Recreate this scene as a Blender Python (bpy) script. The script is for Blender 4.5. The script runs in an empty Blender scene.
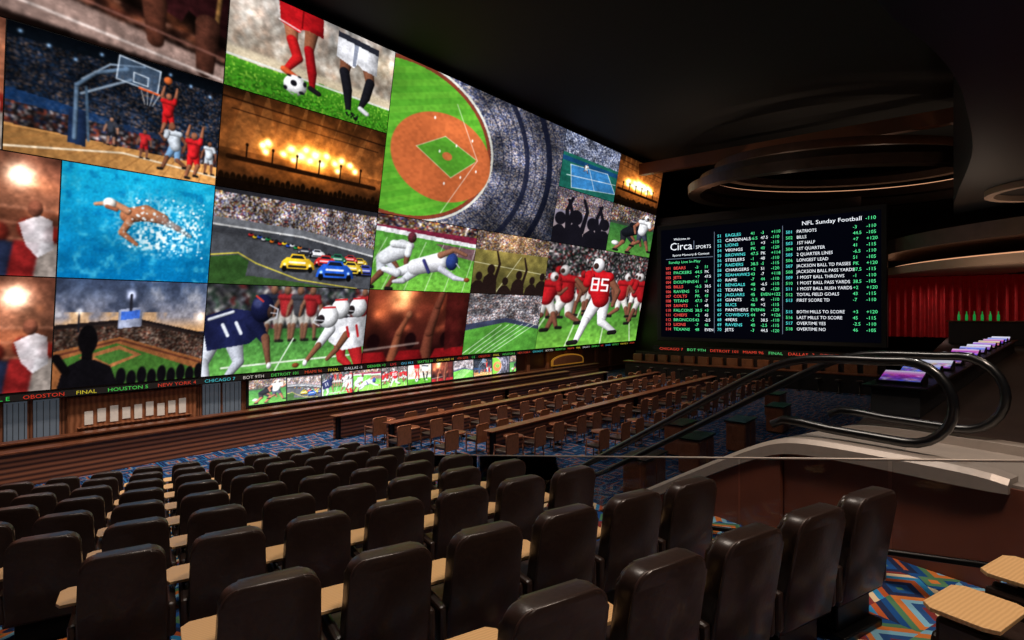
import bpy, bmesh, math, random
import numpy as np
from mathutils import Matrix, Vector
random.seed(7); RNG=np.random.RandomState(11)
S=bpy.context.scene
S.view_settings.view_transform='Standard'
COL=S.collection
AW=math.atan2(.775,.632)   # video-wall axis
AS=math.atan2(.527,.85)    # seating axis
MW=Matrix.Rotation(AW,4,'Z'); MS=Matrix.Rotation(AS,4,'Z')
# wall frame: local x = along wall, local y = distance toward the wall
# seat frame: local x = along the row, local y = the way the seats face

# ---------------------------------------------------------------- materials
def lin(c):
    return tuple(((v/255)/12.92 if v/255<=.04045 else ((v/255+.055)/1.055)**2.4) for v in c)
def mat(name,col,rough=.5,metal=0,noise=0,nscale=8,emit=None,es=0,bump=0,coat=0,spec=None):
    m=bpy.data.materials.new(name); m.use_nodes=True
    nt=m.node_tree; b=nt.nodes['Principled BSDF']
    c=lin(col); b.inputs['Base Color'].default_value=(*c,1)
    b.inputs['Roughness'].default_value=rough; b.inputs['Metallic'].default_value=metal
    b.inputs['Coat Weight'].default_value=coat
    if spec is not None: b.inputs['Specular IOR Level'].default_value=spec
    if emit: 
        b.inputs['Emission Color'].default_value=(*lin(emit),1); b.inputs['Emission Strength'].default_value=es
    if noise or bump:
        tc=nt.nodes.new('ShaderNodeTexCoord'); n=nt.nodes.new('ShaderNodeTexNoise')
        n.inputs['Scale'].default_value=nscale; n.inputs['Detail'].default_value=4
        nt.links.new(tc.outputs['Object'],n.inputs['Vector'])
        if noise:
            r=nt.nodes.new('ShaderNodeValToRGB')
            r.color_ramp.elements[0].color=(*[x*(1-noise) for x in c],1)
            r.color_ramp.elements[1].color=(*[min(1,x*(1+noise)) for x in c],1)
            r.color_ramp.elements[0].position=.3; r.color_ramp.elements[1].position=.7
            nt.links.new(n.outputs['Fac'],r.inputs['Fac']); nt.links.new(r.outputs['Color'],b.inputs['Base Color'])
        if bump:
            bp=nt.nodes.new('ShaderNodeBump'); bp.inputs['Strength'].default_value=bump; bp.inputs['Distance'].default_value=.01
            nt.links.new(n.outputs['Fac'],bp.inputs['Height']); nt.links.new(bp.outputs['Normal'],b.inputs['Normal'])
    return m
def wood(name,c1,c2,scale=3,rough=.4,axis='X',dist=4):
    m=mat(name,c1,rough); nt=m.node_tree; b=nt.nodes['Principled BSDF']
    tc=nt.nodes.new('ShaderNodeTexCoord'); w=nt.nodes.new('ShaderNodeTexWave'); r=nt.nodes.new('ShaderNodeValToRGB')
    w.bands_direction=axis; w.inputs['Scale'].default_value=scale; w.inputs['Distortion'].default_value=dist; w.inputs['Detail'].default_value=3
    r.color_ramp.elements[0].color=(*lin(c1),1); r.color_ramp.elements[1].color=(*lin(c2),1)
    nt.links.new(tc.outputs['Object'],w.inputs['Vector']); nt.links.new(w.outputs['Fac'],r.inputs['Fac']); nt.links.new(r.outputs['Color'],b.inputs['Base Color'])
    return m
def glassmat(name,tint,refl=.12):
    m=bpy.data.materials.new(name); m.use_nodes=True; nt=m.node_tree; nt.nodes.clear()
    o=nt.nodes.new('ShaderNodeOutputMaterial'); t=nt.nodes.new('ShaderNodeBsdfTransparent'); g=nt.nodes.new('ShaderNodeBsdfGlossy')
    mx=nt.nodes.new('ShaderNodeMixShader'); lw=nt.nodes.new('ShaderNodeLayerWeight'); lw.inputs['Blend'].default_value=refl
    t.inputs['Color'].default_value=(*tint,1); g.inputs['Roughness'].default_value=.02
    nt.links.new(lw.outputs['Fresnel'],mx.inputs['Fac']); nt.links.new(t.outputs[0],mx.inputs[1]); nt.links.new(g.outputs[0],mx.inputs[2]); nt.links.new(mx.outputs[0],o.inputs[0])
    return m
def emis(name,col,s,sampling='AUTO'):
    m=bpy.data.materials.new(name); m.use_nodes=True; nt=m.node_tree; nt.nodes.clear()
    o=nt.nodes.new('ShaderNodeOutputMaterial'); e=nt.nodes.new('ShaderNodeEmission')
    e.inputs['Color'].default_value=(*lin(col),1); e.inputs['Strength'].default_value=s
    nt.links.new(e.outputs[0],o.inputs[0]); m.cycles.emission_sampling=sampling
    return m
def carpet(name,cols,scale,rs):
    m=mat(name,cols[0],.95); nt=m.node_tree; b=nt.nodes['Principled BSDF']
    b.inputs['Specular IOR Level'].default_value=.1
    tc=nt.nodes.new('ShaderNodeTexCoord'); v=nt.nodes.new('ShaderNodeTexVoronoi'); v.distance='MANHATTAN'; v.inputs['Scale'].default_value=scale
    sp=nt.nodes.new('ShaderNodeSeparateColor'); r=nt.nodes.new('ShaderNodeValToRGB'); r.color_ramp.interpolation='CONSTANT'
    w=nt.nodes.new('ShaderNodeMath'); w.operation='MULTIPLY'; w.inputs[1].default_value=rs
    ad=nt.nodes.new('ShaderNodeMath'); ad.operation='ADD'; fr=nt.nodes.new('ShaderNodeMath'); fr.operation='FRACT'
    nt.links.new(tc.outputs['Object'],v.inputs['Vector']); nt.links.new(v.outputs['Color'],sp.inputs[0])
    nt.links.new(v.outputs['Distance'],w.inputs[0]); nt.links.new(w.outputs[0],ad.inputs[0]); nt.links.new(sp.outputs[0],ad.inputs[1])
    nt.links.new(ad.outputs[0],fr.inputs[0]); nt.links.new(fr.outputs[0],r.inputs['Fac'])
    el=r.color_ramp.elements
    while len(el)<len(cols): el.new(.5)
    for i,c in enumerate(cols):
        el[i].position=i/len(cols); el[i].color=(*lin(c),1)
    nt.links.new(r.outputs['Color'],b.inputs['Base Color'])
    return m
M=dict(
 leather=mat('dark_leather',(38,25,20),.36,noise=.25,nscale=30,bump=.15,coat=.1),
 piping=mat('leather_piping',(54,36,29),.4,noise=.1),
 oak=wood('light_oak',(200,158,108),(214,174,122),14,.35,'Y',2),
 blackmetal=mat('black_metal',(20,20,21),.35,.8,noise=.1),
 black=mat('black_paint',(12,12,13),.6,noise=.2,nscale=2),
 ceil=mat('ceiling_black',(10,9,9),.8,noise=.2,nscale=1),
 soffit=mat('soffit_navy',(14,15,19),.45,noise=.15,nscale=.3),
 brown=mat('brown_plaster',(104,56,40),.45,noise=.15,nscale=1.5),
 darkbrown=mat('dark_brown_wall',(36,23,18),.5,noise=.25,nscale=2),
 slat=wood('walnut_slats',(60,34,24),(150,94,66),2.2,.35,'Z',.3),
 vslat=wood('walnut_vertical_slats',(74,44,30),(136,86,60),3.5,.4,'X',.2),
 walnut=wood('walnut_panel',(112,68,44),(152,98,68),2,.35,'X',3),
 copper=mat('copper_clad',(140,86,60),.3,.6,noise=.2,nscale=4),
 tan=mat('tan_cane',(142,92,64),.5,noise=.2,nscale=18),
 silver=mat('brushed_steel',(158,147,138),.42,.3,noise=.05,nscale=12),
 greycab=mat('grey_cabinet_glow',(90,98,108),.25,noise=.1,nscale=2,emit=(80,90,100),es=.4),  # even emission on the slatted cabinet fronts, which are not displays
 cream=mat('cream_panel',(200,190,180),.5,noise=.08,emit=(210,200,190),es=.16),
 rubber=mat('handrail_rubber',(9,9,10),.3,noise=.1,coat=.4),
 glass=glassmat('clear_glass',(.9,.91,.92),.18),
 red=mat('red_velvet',(140,13,18),.7,noise=.35,nscale=3,emit=(120,6,10),es=.1),  # faint glow put into the velvet to lift the curtain
 beige=mat('beige_plaster',(186,156,134),.6,noise=.05,nscale=1),
 bronze=mat('bronze_fascia',(84,63,52),.4,.2,noise=.15,nscale=2),
 gold=mat('gold_sign',(190,140,60),.3,.7,noise=.15,emit=(220,150,50),es=.3),
 carpet=carpet('geometric_carpet',[(24,66,120),(30,40,70),(166,80,42),(44,122,168),(200,178,142),(112,44,44),(36,70,120),(110,158,180),(180,104,50),(70,110,80)],1.5,.8),
 carpet2=carpet('blue_geometric_carpet',[(20,58,106),(14,24,52),(30,90,134),(18,38,76),(130,72,48),(90,108,126),(22,66,116),(20,26,48)],1.4,1.5),
 warm=emis('warm_cove',(255,186,140),.8),
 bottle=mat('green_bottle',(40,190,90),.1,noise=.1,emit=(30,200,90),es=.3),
)
def screenmat(st):
    m=bpy.data.materials.new('led_screen'); m.use_nodes=True; nt=m.node_tree; nt.nodes.clear()
    o=nt.nodes.new('ShaderNodeOutputMaterial'); e=nt.nodes.new('ShaderNodeEmission'); a=nt.nodes.new('ShaderNodeAttribute'); a.attribute_name='Col'
    e.inputs['Strength'].default_value=st
    nt.links.new(a.outputs['Color'],e.inputs['Color']); nt.links.new(e.outputs[0],o.inputs[0]); m.cycles.emission_sampling='NONE'
    return m
M['screen']=screenmat(1.08)

# ---------------------------------------------------------------- object helpers
def reg(o,parent=None,label=None,cat=None,group=None,kind=None):
    COL.objects.link(o)
    if parent is not None: o.parent=parent
    if label: o['label']=label
    if cat: o['category']=cat
    if group: o['group']=group
    if kind: o['kind']=kind
    return o
def empty(name,mw,label,cat,group=None):
    o=bpy.data.objects.new(name,None); o.empty_display_size=.2; reg(o,None,label,cat,group); o.matrix_world=mw; return o
def obj(name,me,m=None,parent=None,mw=None,**k):
    if m is not None and not me.materials: me.materials.append(m)
    o=bpy.data.objects.new(name,me); reg(o,parent,**k)
    if mw is not None:
        if parent is None: o.matrix_world=mw
        else: o.matrix_basis=mw
    return o
def bm2me(bm,name,smooth=False):
    bmesh.ops.recalc_face_normals(bm,faces=bm.faces)
    me=bpy.data.meshes.new(name); bm.to_mesh(me); bm.free()
    if smooth:
        for p in me.polygons: p.use_smooth=True
    return me
def addbox(bm,x0,x1,y0,y1,z0,z1,bev=0,seg=2):
    vs=[bm.verts.new((x,y,z)) for x in (x0,x1) for y in (y0,y1) for z in (z0,z1)]
    F=[(0,1,3,2),(4,6,7,5),(0,4,5,1),(2,3,7,6),(0,2,6,4),(1,5,7,3)]
    fs=[bm.faces.new([vs[i] for i in f]) for f in F]
    if bev:
        es=list({e for f in fs for e in f.edges})
        bmesh.ops.bevel(bm,geom=es,offset=bev,segments=seg,affect='EDGES',profile=.5)
def boxme(*bx,bev=0,seg=2,name='m'):
    bm=bmesh.new()
    for b in bx: addbox(bm,*b,bev=bev,seg=seg)
    return bm2me(bm,name)
def prism(pts,ax,t0,t1,bev=0,name='m'):
    bm=bmesh.new()
    def P(p,t): return {'z':(p[0],p[1],t),'y':(p[0],t,p[1]),'x':(t,p[0],p[1])}[ax]
    a=[bm.verts.new(P(p,t0)) for p in pts]; b=[bm.verts.new(P(p,t1)) for p in pts]
    fa=bm.faces.new(a); fb=bm.faces.new(b[::-1]); n=len(pts)
    for i in range(n): bm.faces.new((a[i],a[(i+1)%n],b[(i+1)%n],b[i]))
    if bev:
        bmesh.ops.bevel(bm,geom=list(set(fa.edges)|set(fb.edges)),offset=bev,segments=3,affect='EDGES',profile=.5)
    return bm2me(bm,name,False)
def tube(pts,r,seg=10,closed=False,sq=1.0,name='t'):
    pts=[Vector(p) for p in pts]; n=len(pts); bm=bmesh.new(); rings=[]
    ref=None
    for i,p in enumerate(pts):
        a=pts[(i-1)%n] if (closed or i>0) else p; b=pts[(i+1)%n] if (closed or i<n-1) else p
        t=(b-a).normalized()
        if ref is None: ref=t.orthogonal().normalized()
        ref=(ref-t*ref.dot(t)).normalized(); q=t.cross(ref)
        rings.append([bm.verts.new(p+ref*r*math.cos(2*math.pi*k/seg)+q*r*sq*math.sin(2*math.pi*k/seg)) for k in range(seg)])
    for i in range(n if closed else n-1):
        A=rings[i];B=rings[(i+1)%n]
        for k in range(seg): bm.faces.new((A[k],A[(k+1)%seg],B[(k+1)%seg],B[k]))
    if not closed: bm.faces.new(rings[0][::-1]); bm.faces.new(rings[-1])
    return bm2me(bm,name,True)
def lathe(prof,seg=24,name='l'):
    bm=bmesh.new(); rings=[]
    for r,z in prof: rings.append([bm.verts.new((r*math.cos(2*math.pi*k/seg),r*math.sin(2*math.pi*k/seg),z)) for k in range(seg)])
    for A,B in zip(rings,rings[1:]):
        for k in range(seg): bm.faces.new((A[k],A[(k+1)%seg],B[(k+1)%seg],B[k]))
    bm.faces.new(rings[0][::-1]); bm.faces.new(rings[-1])
    return bm2me(bm,name,True)
def textme(body,size,sx=1.0,name='txt'):
    cu=bpy.data.curves.new(name,'FONT'); cu.body=body; cu.size=size; cu.resolution_u=2
    o=bpy.data.objects.new(name,cu); COL.objects.link(o)
    dg=bpy.context.evaluated_depsgraph_get(); me=bpy.data.meshes.new_from_object(o.evaluated_get(dg)); bpy.data.objects.remove(o)
    me.materials.clear(); me.name=name
    if sx!=1: me.transform(Matrix.Scale(sx,4,(1,0,0)))
    return me
EM={}
def emc(c):
    if c not in EM: EM[c]=emis('led_text',c,1.35,'NONE')
    return EM[c]
def rowme(items):
    """items: (text,x,size,sx,colour) on one baseline -> one mesh"""
    bm=bmesh.new(); mats=[]
    for t,x,sz,sx,c in items:
        if not t: continue
        me=textme(t,sz,sx); me.transform(Matrix.Translation((x,0,0))); n0=len(bm.faces)
        bm.from_mesh(me); bm.faces.ensure_lookup_table()
        if c not in mats: mats.append(c)
        for f in bm.faces[n0:]: f.material_index=mats.index(c)
    me=bpy.data.meshes.new('row'); bm.to_mesh(me); bm.free()
    for c in mats: me.materials.append(emc(c))
    return me

# ---------------------------------------------------------------- painting
def blur(i,n=1):
    for _ in range(n):
        p=np.pad(i,((1,1),(1,1),(0,0)),'edge'); i=(p[:-2,1:-1]+p[2:,1:-1]+p[1:-1,:-2]+p[1:-1,2:]+2*p[1:-1,1:-1])/6
    return i
class Cv:
    def __init__(s,W,H,asp,bg=(0,0,0)):
        s.W,s.H,s.a=W,H,asp; s.x,s.y=np.meshgrid((np.arange(W)+.5)/W,(np.arange(H)+.5)/H); s.px=1.0/H
        s.i=np.zeros((H,W,3))+np.array(bg,float)
    def put(s,m,c):
        m=np.clip(m,0,1)[...,None]; s.i=s.i*(1-m)+np.array(c,float)*m
    def grad(s,y0,y1,c0,c1):
        t=np.clip((s.y-y0)/(y1-y0),0,1)[...,None]; k=((s.y>=y0)&(s.y<=y1))[...,None]
        s.i=np.where(k,np.array(c0,float)*(1-t)+np.array(c1,float)*t,s.i)
    def el(s,cx,cy,rx,ry,c,soft=.0,rot=0,al=1,sh=1):
        dx=(s.x-cx)*s.a; dy=s.y-cy; cr,sr=math.cos(rot),math.sin(rot)
        u=(dx*cr+dy*sr)/rx; v=(-dx*sr+dy*cr)/ry
        d=np.sqrt(u*u+v*v); w=max(soft,s.px/min(rx,ry))
        m=np.clip((1+w/2-d)/w,0,1)*al
        if sh: k=np.clip(1.18-.5*((u+.35)**2+(v+.4)**2)*.75,.3,1.2)[...,None]; s.put(m,np.array(c,float)*k)
        else: s.put(m,c)
    def glow(s,cx,cy,r,c,st=1):
        d2=((s.x-cx)*s.a)**2+(s.y-cy)**2; s.i+=np.array(c,float)*(st*np.exp(-d2/(r*r)))[...,None]
    def mpoly(s,pts):
        ins=np.zeros(s.x.shape,bool); n=len(pts)
        for k in range(n):
            x1,y1=pts[k];x2,y2=pts[(k+1)%n]
            if y1==y2: continue
            ins^=((s.y>min(y1,y2))&(s.y<=max(y1,y2))&(s.x<(x2-x1)*(s.y-y1)/(y2-y1)+x1))
        return ins.astype(float)
    def poly(s,pts,c,al=1,sh=0):
        m=s.mpoly(pts)*al
        if sh:
            xs=[p[0] for p in pts]; x0,x1=min(xs),max(xs); t=(s.x-x0)/(x1-x0); k=(1.1-1.3*(t-.4)**2)*(.85+.3*s.nz(16,int(x0*97)+3)); s.put(m,np.array(c,float)*k[...,None])
        else: s.put(m,c)
        return m
    def ln(s,pts,w,c,al=1,sh=1):
        ws=w if isinstance(w,(list,tuple)) else [w]*len(pts)
        for k in range(len(pts)-1):
            ax,ay=pts[k][0]*s.a,pts[k][1]; bx,by=pts[k+1][0]*s.a,pts[k+1][1]
            px=s.x*s.a-ax; py=s.y-ay; L=(bx-ax)**2+(by-ay)**2+1e-9
            t=np.clip((px*(bx-ax)+py*(by-ay))/L,0,1); ex=px-t*(bx-ax); ey=py-t*(by-ay); d=np.hypot(ex,ey); r=(ws[k]*(1-t)+ws[k+1]*t)/2
            m=np.clip((r-d)/s.px+.5,0,1)*al
            if sh and max(ws)>.03:
                kk=np.clip(1.15-.42*((ex/r+.45)**2+(ey/r+.35)**2)*.8,.3,1.2)[...,None]; s.put(m,np.array(c,float)*kk)
            else: s.put(m,c)
    def nz(s,sc,seed=0):
        r=np.random.RandomState(abs(int(seed))); gh,gw=sc+2,int(sc*s.a)+2; g=r.rand(gh,gw)
        yy=s.y*(gh-1.01); xx=s.x*(gw-1.01); y0=yy.astype(int);x0=xx.astype(int);fy=yy-y0;fx=xx-x0
        fy=fy*fy*(3-2*fy);fx=fx*fx*(3-2*fx)
        return (g[y0,x0]*(1-fx)+g[y0,x0+1]*fx)*(1-fy)+(g[y0+1,x0]*(1-fx)+g[y0+1,x0+1]*fx)*fy
    def crowd(s,m,cols,cell=2,seed=0,al=1):
        r=np.random.RandomState(seed); gh,gw=s.H//cell+2,s.W//cell+2
        idx=r.randint(0,len(cols),(gh,gw)); br=.45+.75*r.rand(gh,gw,1); c=np.array(cols,float)[idx]*br
        c=np.kron(c,np.ones((cell,cell,1)))
        for k in range(cell//2,c.shape[0],cell*2): c[k:k+cell]=np.roll(c[k:k+cell],cell//2,1)
        c=blur(c[:s.H,:s.W],1 if cell<3 else 2); c=c*(.55+.9*s.nz(9,seed+5))[...,None]
        m=(np.clip(m,0,1)*al)[...,None]; s.i=s.i*(1-m)+c*m
    def tex(s,amt,sc,seed=0,m=None):
        n=(s.nz(sc,seed)-.5)*2*amt
        if m is not None: n=n*m
        s.i*= (1+n)[...,None]
    def blurm(s,m,n=4):
        b=blur(s.i,n); m=np.clip(m,0,1)[...,None]; s.i=s.i*(1-m)+b*m
    def fin(s):
        s.i=blur(s.i,1); s.i*=(.93+.14*s.nz(60,77))[...,None]; s.i*=(.9+.2*s.nz(5,78))[...,None]
        v=np.clip(s.i/255,0,1); g=v.mean(2,keepdims=True); v=g+(v-g)*.97; s.i=255*np.clip(v*1.04-.012+.06*(v-.5)*(1-v)*4*v,0,1); return s
    def man(s,x,yf,h,shirt,pants,skin,head=None,sock=None,pose='run',f=1,num=None):
        X=lambda dx: x+f*dx*h/s.a
        Y=lambda dy: yf-dy*h
        P={'run':dict(k1=(.14,.27),f1=(.22,.03),k2=(-.05,.25),f2=(-.24,.12),e1=(.2,.62),h1=(.3,.72),e2=(-.2,.62),h2=(-.16,.45),t=.05),
           'stand':dict(k1=(.09,.27),f1=(.1,.0),k2=(-.08,.27),f2=(-.1,.0),e1=(.19,.62),h1=(.2,.45),e2=(-.19,.62),h2=(-.22,.45),t=0),
           'up':dict(k1=(.1,.3),f1=(.04,.08),k2=(-.06,.26),f2=(-.12,.02),e1=(.14,.92),h1=(.16,1.12),e2=(-.14,.9),h2=(-.1,1.1),t=0),
           'crouch':dict(k1=(.2,.24),f1=(.06,.0),k2=(-.04,.22),f2=(-.2,.02),e1=(.3,.4),h1=(.36,.2),e2=(.1,.42),h2=(.2,.3),t=.22)}[pose]
        t=P['t']; hip=(0,.5 if pose!='crouch' else .42); sh=(t,.8 if pose!='crouch' else .66)
        sock=sock or skin
        for k,ft in (('k2','f2'),('k1','f1')):
            s.ln([(X(hip[0]+.04*(1 if k=='k1' else -1)),Y(hip[1])),(X(P[k][0]),Y(P[k][1]))],[.16*h,.1*h],pants)
            s.ln([(X(P[k][0]),Y(P[k][1])),(X(P[ft][0]),Y(P[ft][1]))],[.09*h,.06*h],sock)
            s.ln([(X(P[ft][0]),Y(P[ft][1])),(X(P[ft][0]+.07),Y(P[ft][1]-.005))],.055*h,(30,28,28))
        s.ln([(X(sh[0]-.1),Y(sh[1]-.02)),(X(P['e2'][0]),Y(P['e2'][1])),(X(P['h2'][0]),Y(P['h2'][1]))],[.1*h,.075*h,.05*h],skin)
        s.ln([(X(hip[0]),Y(hip[1]+.02)),(X(sh[0]),Y(sh[1]-.08))],[.2*h,.27*h],shirt)
        s.ln([(X(sh[0]-.12),Y(sh[1]-.02)),(X(sh[0]+.12),Y(sh[1]-.02))],.11*h,shirt)
        s.ln([(X(sh[0]+.11),Y(sh[1]-.03)),(X(P['e1'][0]),Y(P['e1'][1])),(X(P['h1'][0]),Y(P['h1'][1]))],[.1*h,.075*h,.05*h],skin)
        s.ln([(X(sh[0]+.11),Y(sh[1]-.03)),(X((sh[0]+.11+P['e1'][0])/2),Y((sh[1]-.03+P['e1'][1])/2))],.1*h,shirt)
        s.el(X(sh[0]+t*.6),Y(sh[1]+.1),.065*h,.08*h,head or skin)
        if head: s.el(X(sh[0]+t*.6+.03),Y(sh[1]+.09),.03*h,.035*h,(60,40,35))
def lerp(a,b,t): return tuple(a[i]*(1-t)+b[i]*t for i in range(3))
CROWDC=[(200,180,170),(90,80,90),(140,60,50),(60,60,110),(230,220,210),(150,110,90),(50,45,50),(170,140,60)]
def p_boxing(W,H,a,v=0):
    # ringside close-up: ropes, a gloved fighter and an opponent's trunks
    c=Cv(W,H,a,(20,12,10)); c.tex(.5,5,1)
    for k in range(30): c.glow(RNG.rand(),.2+RNG.rand()*.6,.04+.05*RNG.rand(),(100,52,30),.45)
    c.poly([(0,.55),(1,.84),(1,1),(0,.9)],(140,116,108)); c.crowd(c.mpoly([(0,.4),(1,.68),(1,.8),(0,.56)]),[(120,70,50),(60,30,24),(170,120,100),(40,24,22)],8,4,.7); c.blurm((c.y>.3)*1.,7)
    sk=(112,64,46)
    c.ln([(.3,-.1),(.36,.2),(.47,.3)],[.3,.2,.14],sk); c.ln([(.6,-.1),(.57,.12),(.52,.3)],[.26,.2,.13],lerp(sk,(0,0,0),.35))
    c.el(.53,.38,.17,.2,(128,20,22),.08); c.el(.47,.3,.1,.12,(150,30,28),.1); c.el(.51,.32,.05,.05,(200,80,70),.6,sh=0,al=.6); c.ln([(.44,.44),(.6,.5)],.05,(96,14,16)); c.ln([(.4,.2),(.48,.24)],.08,(180,170,164))
    c.poly([(.7,-.02),(1,-.02),(1,.58),(.92,.52),(.86,.44),(.84,.56),(.7,.46)],(44,18,20),sh=1); c.ln([(.97,0),(.96,.5)],.04,(110,80,46)); c.ln([(.75,.48),(.76,.8)],[.18,.12],(78,44,33)); c.ln([(.93,.52),(.93,.92)],[.2,.14],(70,40,31))
    for y0,col in ((.54,(120,80,70)),(.74,(206,190,184))): c.ln([(0,y0),(1,y0+.23)],.022,col,sh=0,al=.9)
    c.tex(.2,24,3); c.blurm(np.ones_like(c.x),2); return c
def p_box2(W,H,a,v=0):
    c=Cv(W,H,a,(70,40,30)); c.grad(0,.45,(84,48,38),(130,82,62)); c.grad(.45,1,(110,64,46),(44,22,18)); c.tex(.35,6,20+v)
    for k in range(30): c.glow(RNG.rand(),.1+.5*RNG.rand(),.03+.05*RNG.rand(),(110,64,40),.42)
    for k in range(3): c.ln([(0,.4+.13*k),(1,.44+.13*k)],.016,(180,120,96),.6,sh=0)
    for k in range(6):
        x=.32+.13*k; c.el(x,.6+.05*(k%2),.06,.085,(64+12*k,34,26),.3); c.poly([(x-.06,.7),(x+.07,.72),(x+.1,1),(x-.09,1)],[(30,36,56),(120,30,30),(130,120,114)][k%3],sh=1)
    c.blurm((c.y>.3)*1.,4)
    c.poly([(.8,.56),(.9,.48),(.97,.52),(.98,.76),(.9,.84),(.84,.74)],(195,190,195),.9,sh=1); c.el(.88,.43,.05,.07,(120,70,54),.2)
    c.glow(.8,.17,.08,(255,240,220),1.3); c.glow(.8,.17,.2,(200,140,100),.4); c.glow(.45,.17,.06,(200,150,110),.7); c.tex(.15,28,9); return c
def p_basket(W,H,a):
    c=Cv(W,H,a,(22,30,44)); c.crowd(np.ones_like(c.x),[(36,46,66),(20,24,34),(60,64,80),(110,90,80),(26,50,80)],2,3,.9)
    c.grad(0,.1,(12,16,24),(16,24,34)); c.i*=(.55+.5*np.clip(c.y*1.6,0,1))[...,None]
    for k in range(9): c.glow(.05+.11*k,.06+.05*(k%3),.014,(150,190,230),.8)
    for k in range(4): c.ln([(0,.2+.11*k),(1,.3+.11*k)],.012,(16,20,30),.6,sh=0)
    c.poly([(0,.5),(.45,.58),(.45,.64),(0,.6)],(24,58,104),.7); c.poly([(.5,.6),(1,.66),(1,.72),(.5,.68)],(24,44,76),.7)
    c.crowd(c.mpoly([(0,.6),(1,.7),(1,.82),(0,.8)]),[(60,40,36),(170,160,160),(40,50,80),(130,60,44),(30,30,34)],3,5,.9)
    c.poly([(0,.78),(1,.82),(1,1),(0,1)],(190,136,78)); c.i=np.where(((c.y>.8))[...,None],c.i*(.7+.5*c.x)[...,None],c.i)
    for k in range(14): c.ln([(-.2+.1*k,1),(.1+.075*k,.8)],.005,(140,94,52),sh=0)
    c.ln([(.0,.96),(.5,.85),(1,.92)],.014,(230,214,190),sh=0)
    c.poly([(.25,.56),(.33,.56),(.33,.86),(.25,.84)],(30,46,76),sh=1)
    c.ln([(.28,.8),(.28,.36),(.36,.22),(.5,.12)],.034,(86,106,128)); c.ln([(.3,.42),(.52,.2)],.02,(130,145,162)); c.ln([(.34,.8),(.32,.36)],.02,(70,90,110)); c.ln([(.3,.3),(.42,.12),(.58,.06)],.014,(130,145,162))
    c.poly([(.46,.02),(.66,.06),(.65,.26),(.45,.22)],(90,112,138),.6)
    c.ln([(.46,.02),(.66,.06),(.65,.26),(.45,.22),(.46,.02)],.01,(190,202,216),sh=0); c.ln([(.53,.13),(.6,.145),(.6,.22),(.53,.21),(.53,.13)],.008,(210,220,230),sh=0)
    c.ln([(.56,.25),(.66,.27)],.018,(214,90,40)); 
    for q in range(4): c.ln([(.57+.03*q,.27),(.59+.013*q,.38)],.005,(220,220,220),sh=0)
    c.el(.7,.12,.035,.035,(200,100,50)); 
    c.man(.71,.62,.4,(190,30,34),(190,30,34),(150,96,72),pose='up'); c.man(.76,.94,.46,(206,214,224),(120,160,200),(120,76,56),pose='run',f=-1)
    c.man(.86,.98,.46,(196,34,40),(190,30,34),(140,90,66),pose='up'); c.man(.95,.9,.32,(190,196,204),(180,186,194),(120,76,56),pose='stand')
    c.man(.44,.8,.24,(50,54,64),(30,32,40),(150,110,90),pose='stand'); c.man(.6,.86,.26,(180,40,44),(170,30,36),(120,80,64),pose='stand'); c.tex(.12,30,8); return c
def p_swim(W,H,a):
    c=Cv(W,H,a,(10,150,196)); c.grad(0,1,(24,166,206),(6,110,166)); n=c.nz(14,2)+c.nz(30,5)*.6+c.nz(60,8)*.3
    w=np.clip((n-1.1)*2.2,0,1); c.put(w*.45,(110,214,234)); c.put(np.clip((.8-n)*2.4,0,1)*.5,(0,92,148))
    d=np.hypot((c.x-.6)*c.a,(c.y-.44)*1.5); c.put(np.clip(.5-d,0,1)*2*np.clip((c.nz(50,12)-.42)*3,0,1),(214,240,248))
    sk=(176,112,78)
    c.ln([(.4,.4),(.52,.36),(.64,.4)],[.13,.15,.1],sk); c.ln([(.42,.44),(.37,.56),(.47,.66)],[.075,.06,.035],sk); c.ln([(.4,.36),(.31,.3),(.2,.33)],[.07,.05,.03],lerp(sk,(255,220,190),.2))
    c.el(.285,.31,.055,.05,(226,222,216)); c.ln([(.27,.34),(.33,.36)],.035,(150,90,64)); c.ln([(.62,.4),(.74,.47),(.84,.54)],[.09,.06,.035],(140,110,100),.7)
    c.el(.55,.34,.05,.02,(214,160,120),.8,sh=0,al=.6)
    m=np.clip((c.nz(46,31)-.55)*3.5,0,1)
    c.put(m*np.clip(1-np.hypot((c.x-.62)*c.a/.45,(c.y-.58)/.22),0,1)*1.8,(228,246,250)); c.put(m*np.clip(1-np.hypot((c.x-.85)*c.a/.2,(c.y-.45)/.3),0,1)*1.6,(228,246,250))
    for k in range(110): 
        q=RNG.rand(); c.el(.4+.55*RNG.rand(),.2+.55*RNG.rand(),.004+.009*q,.004+.007*q,(236,248,252),sh=0)
    return c
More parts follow.
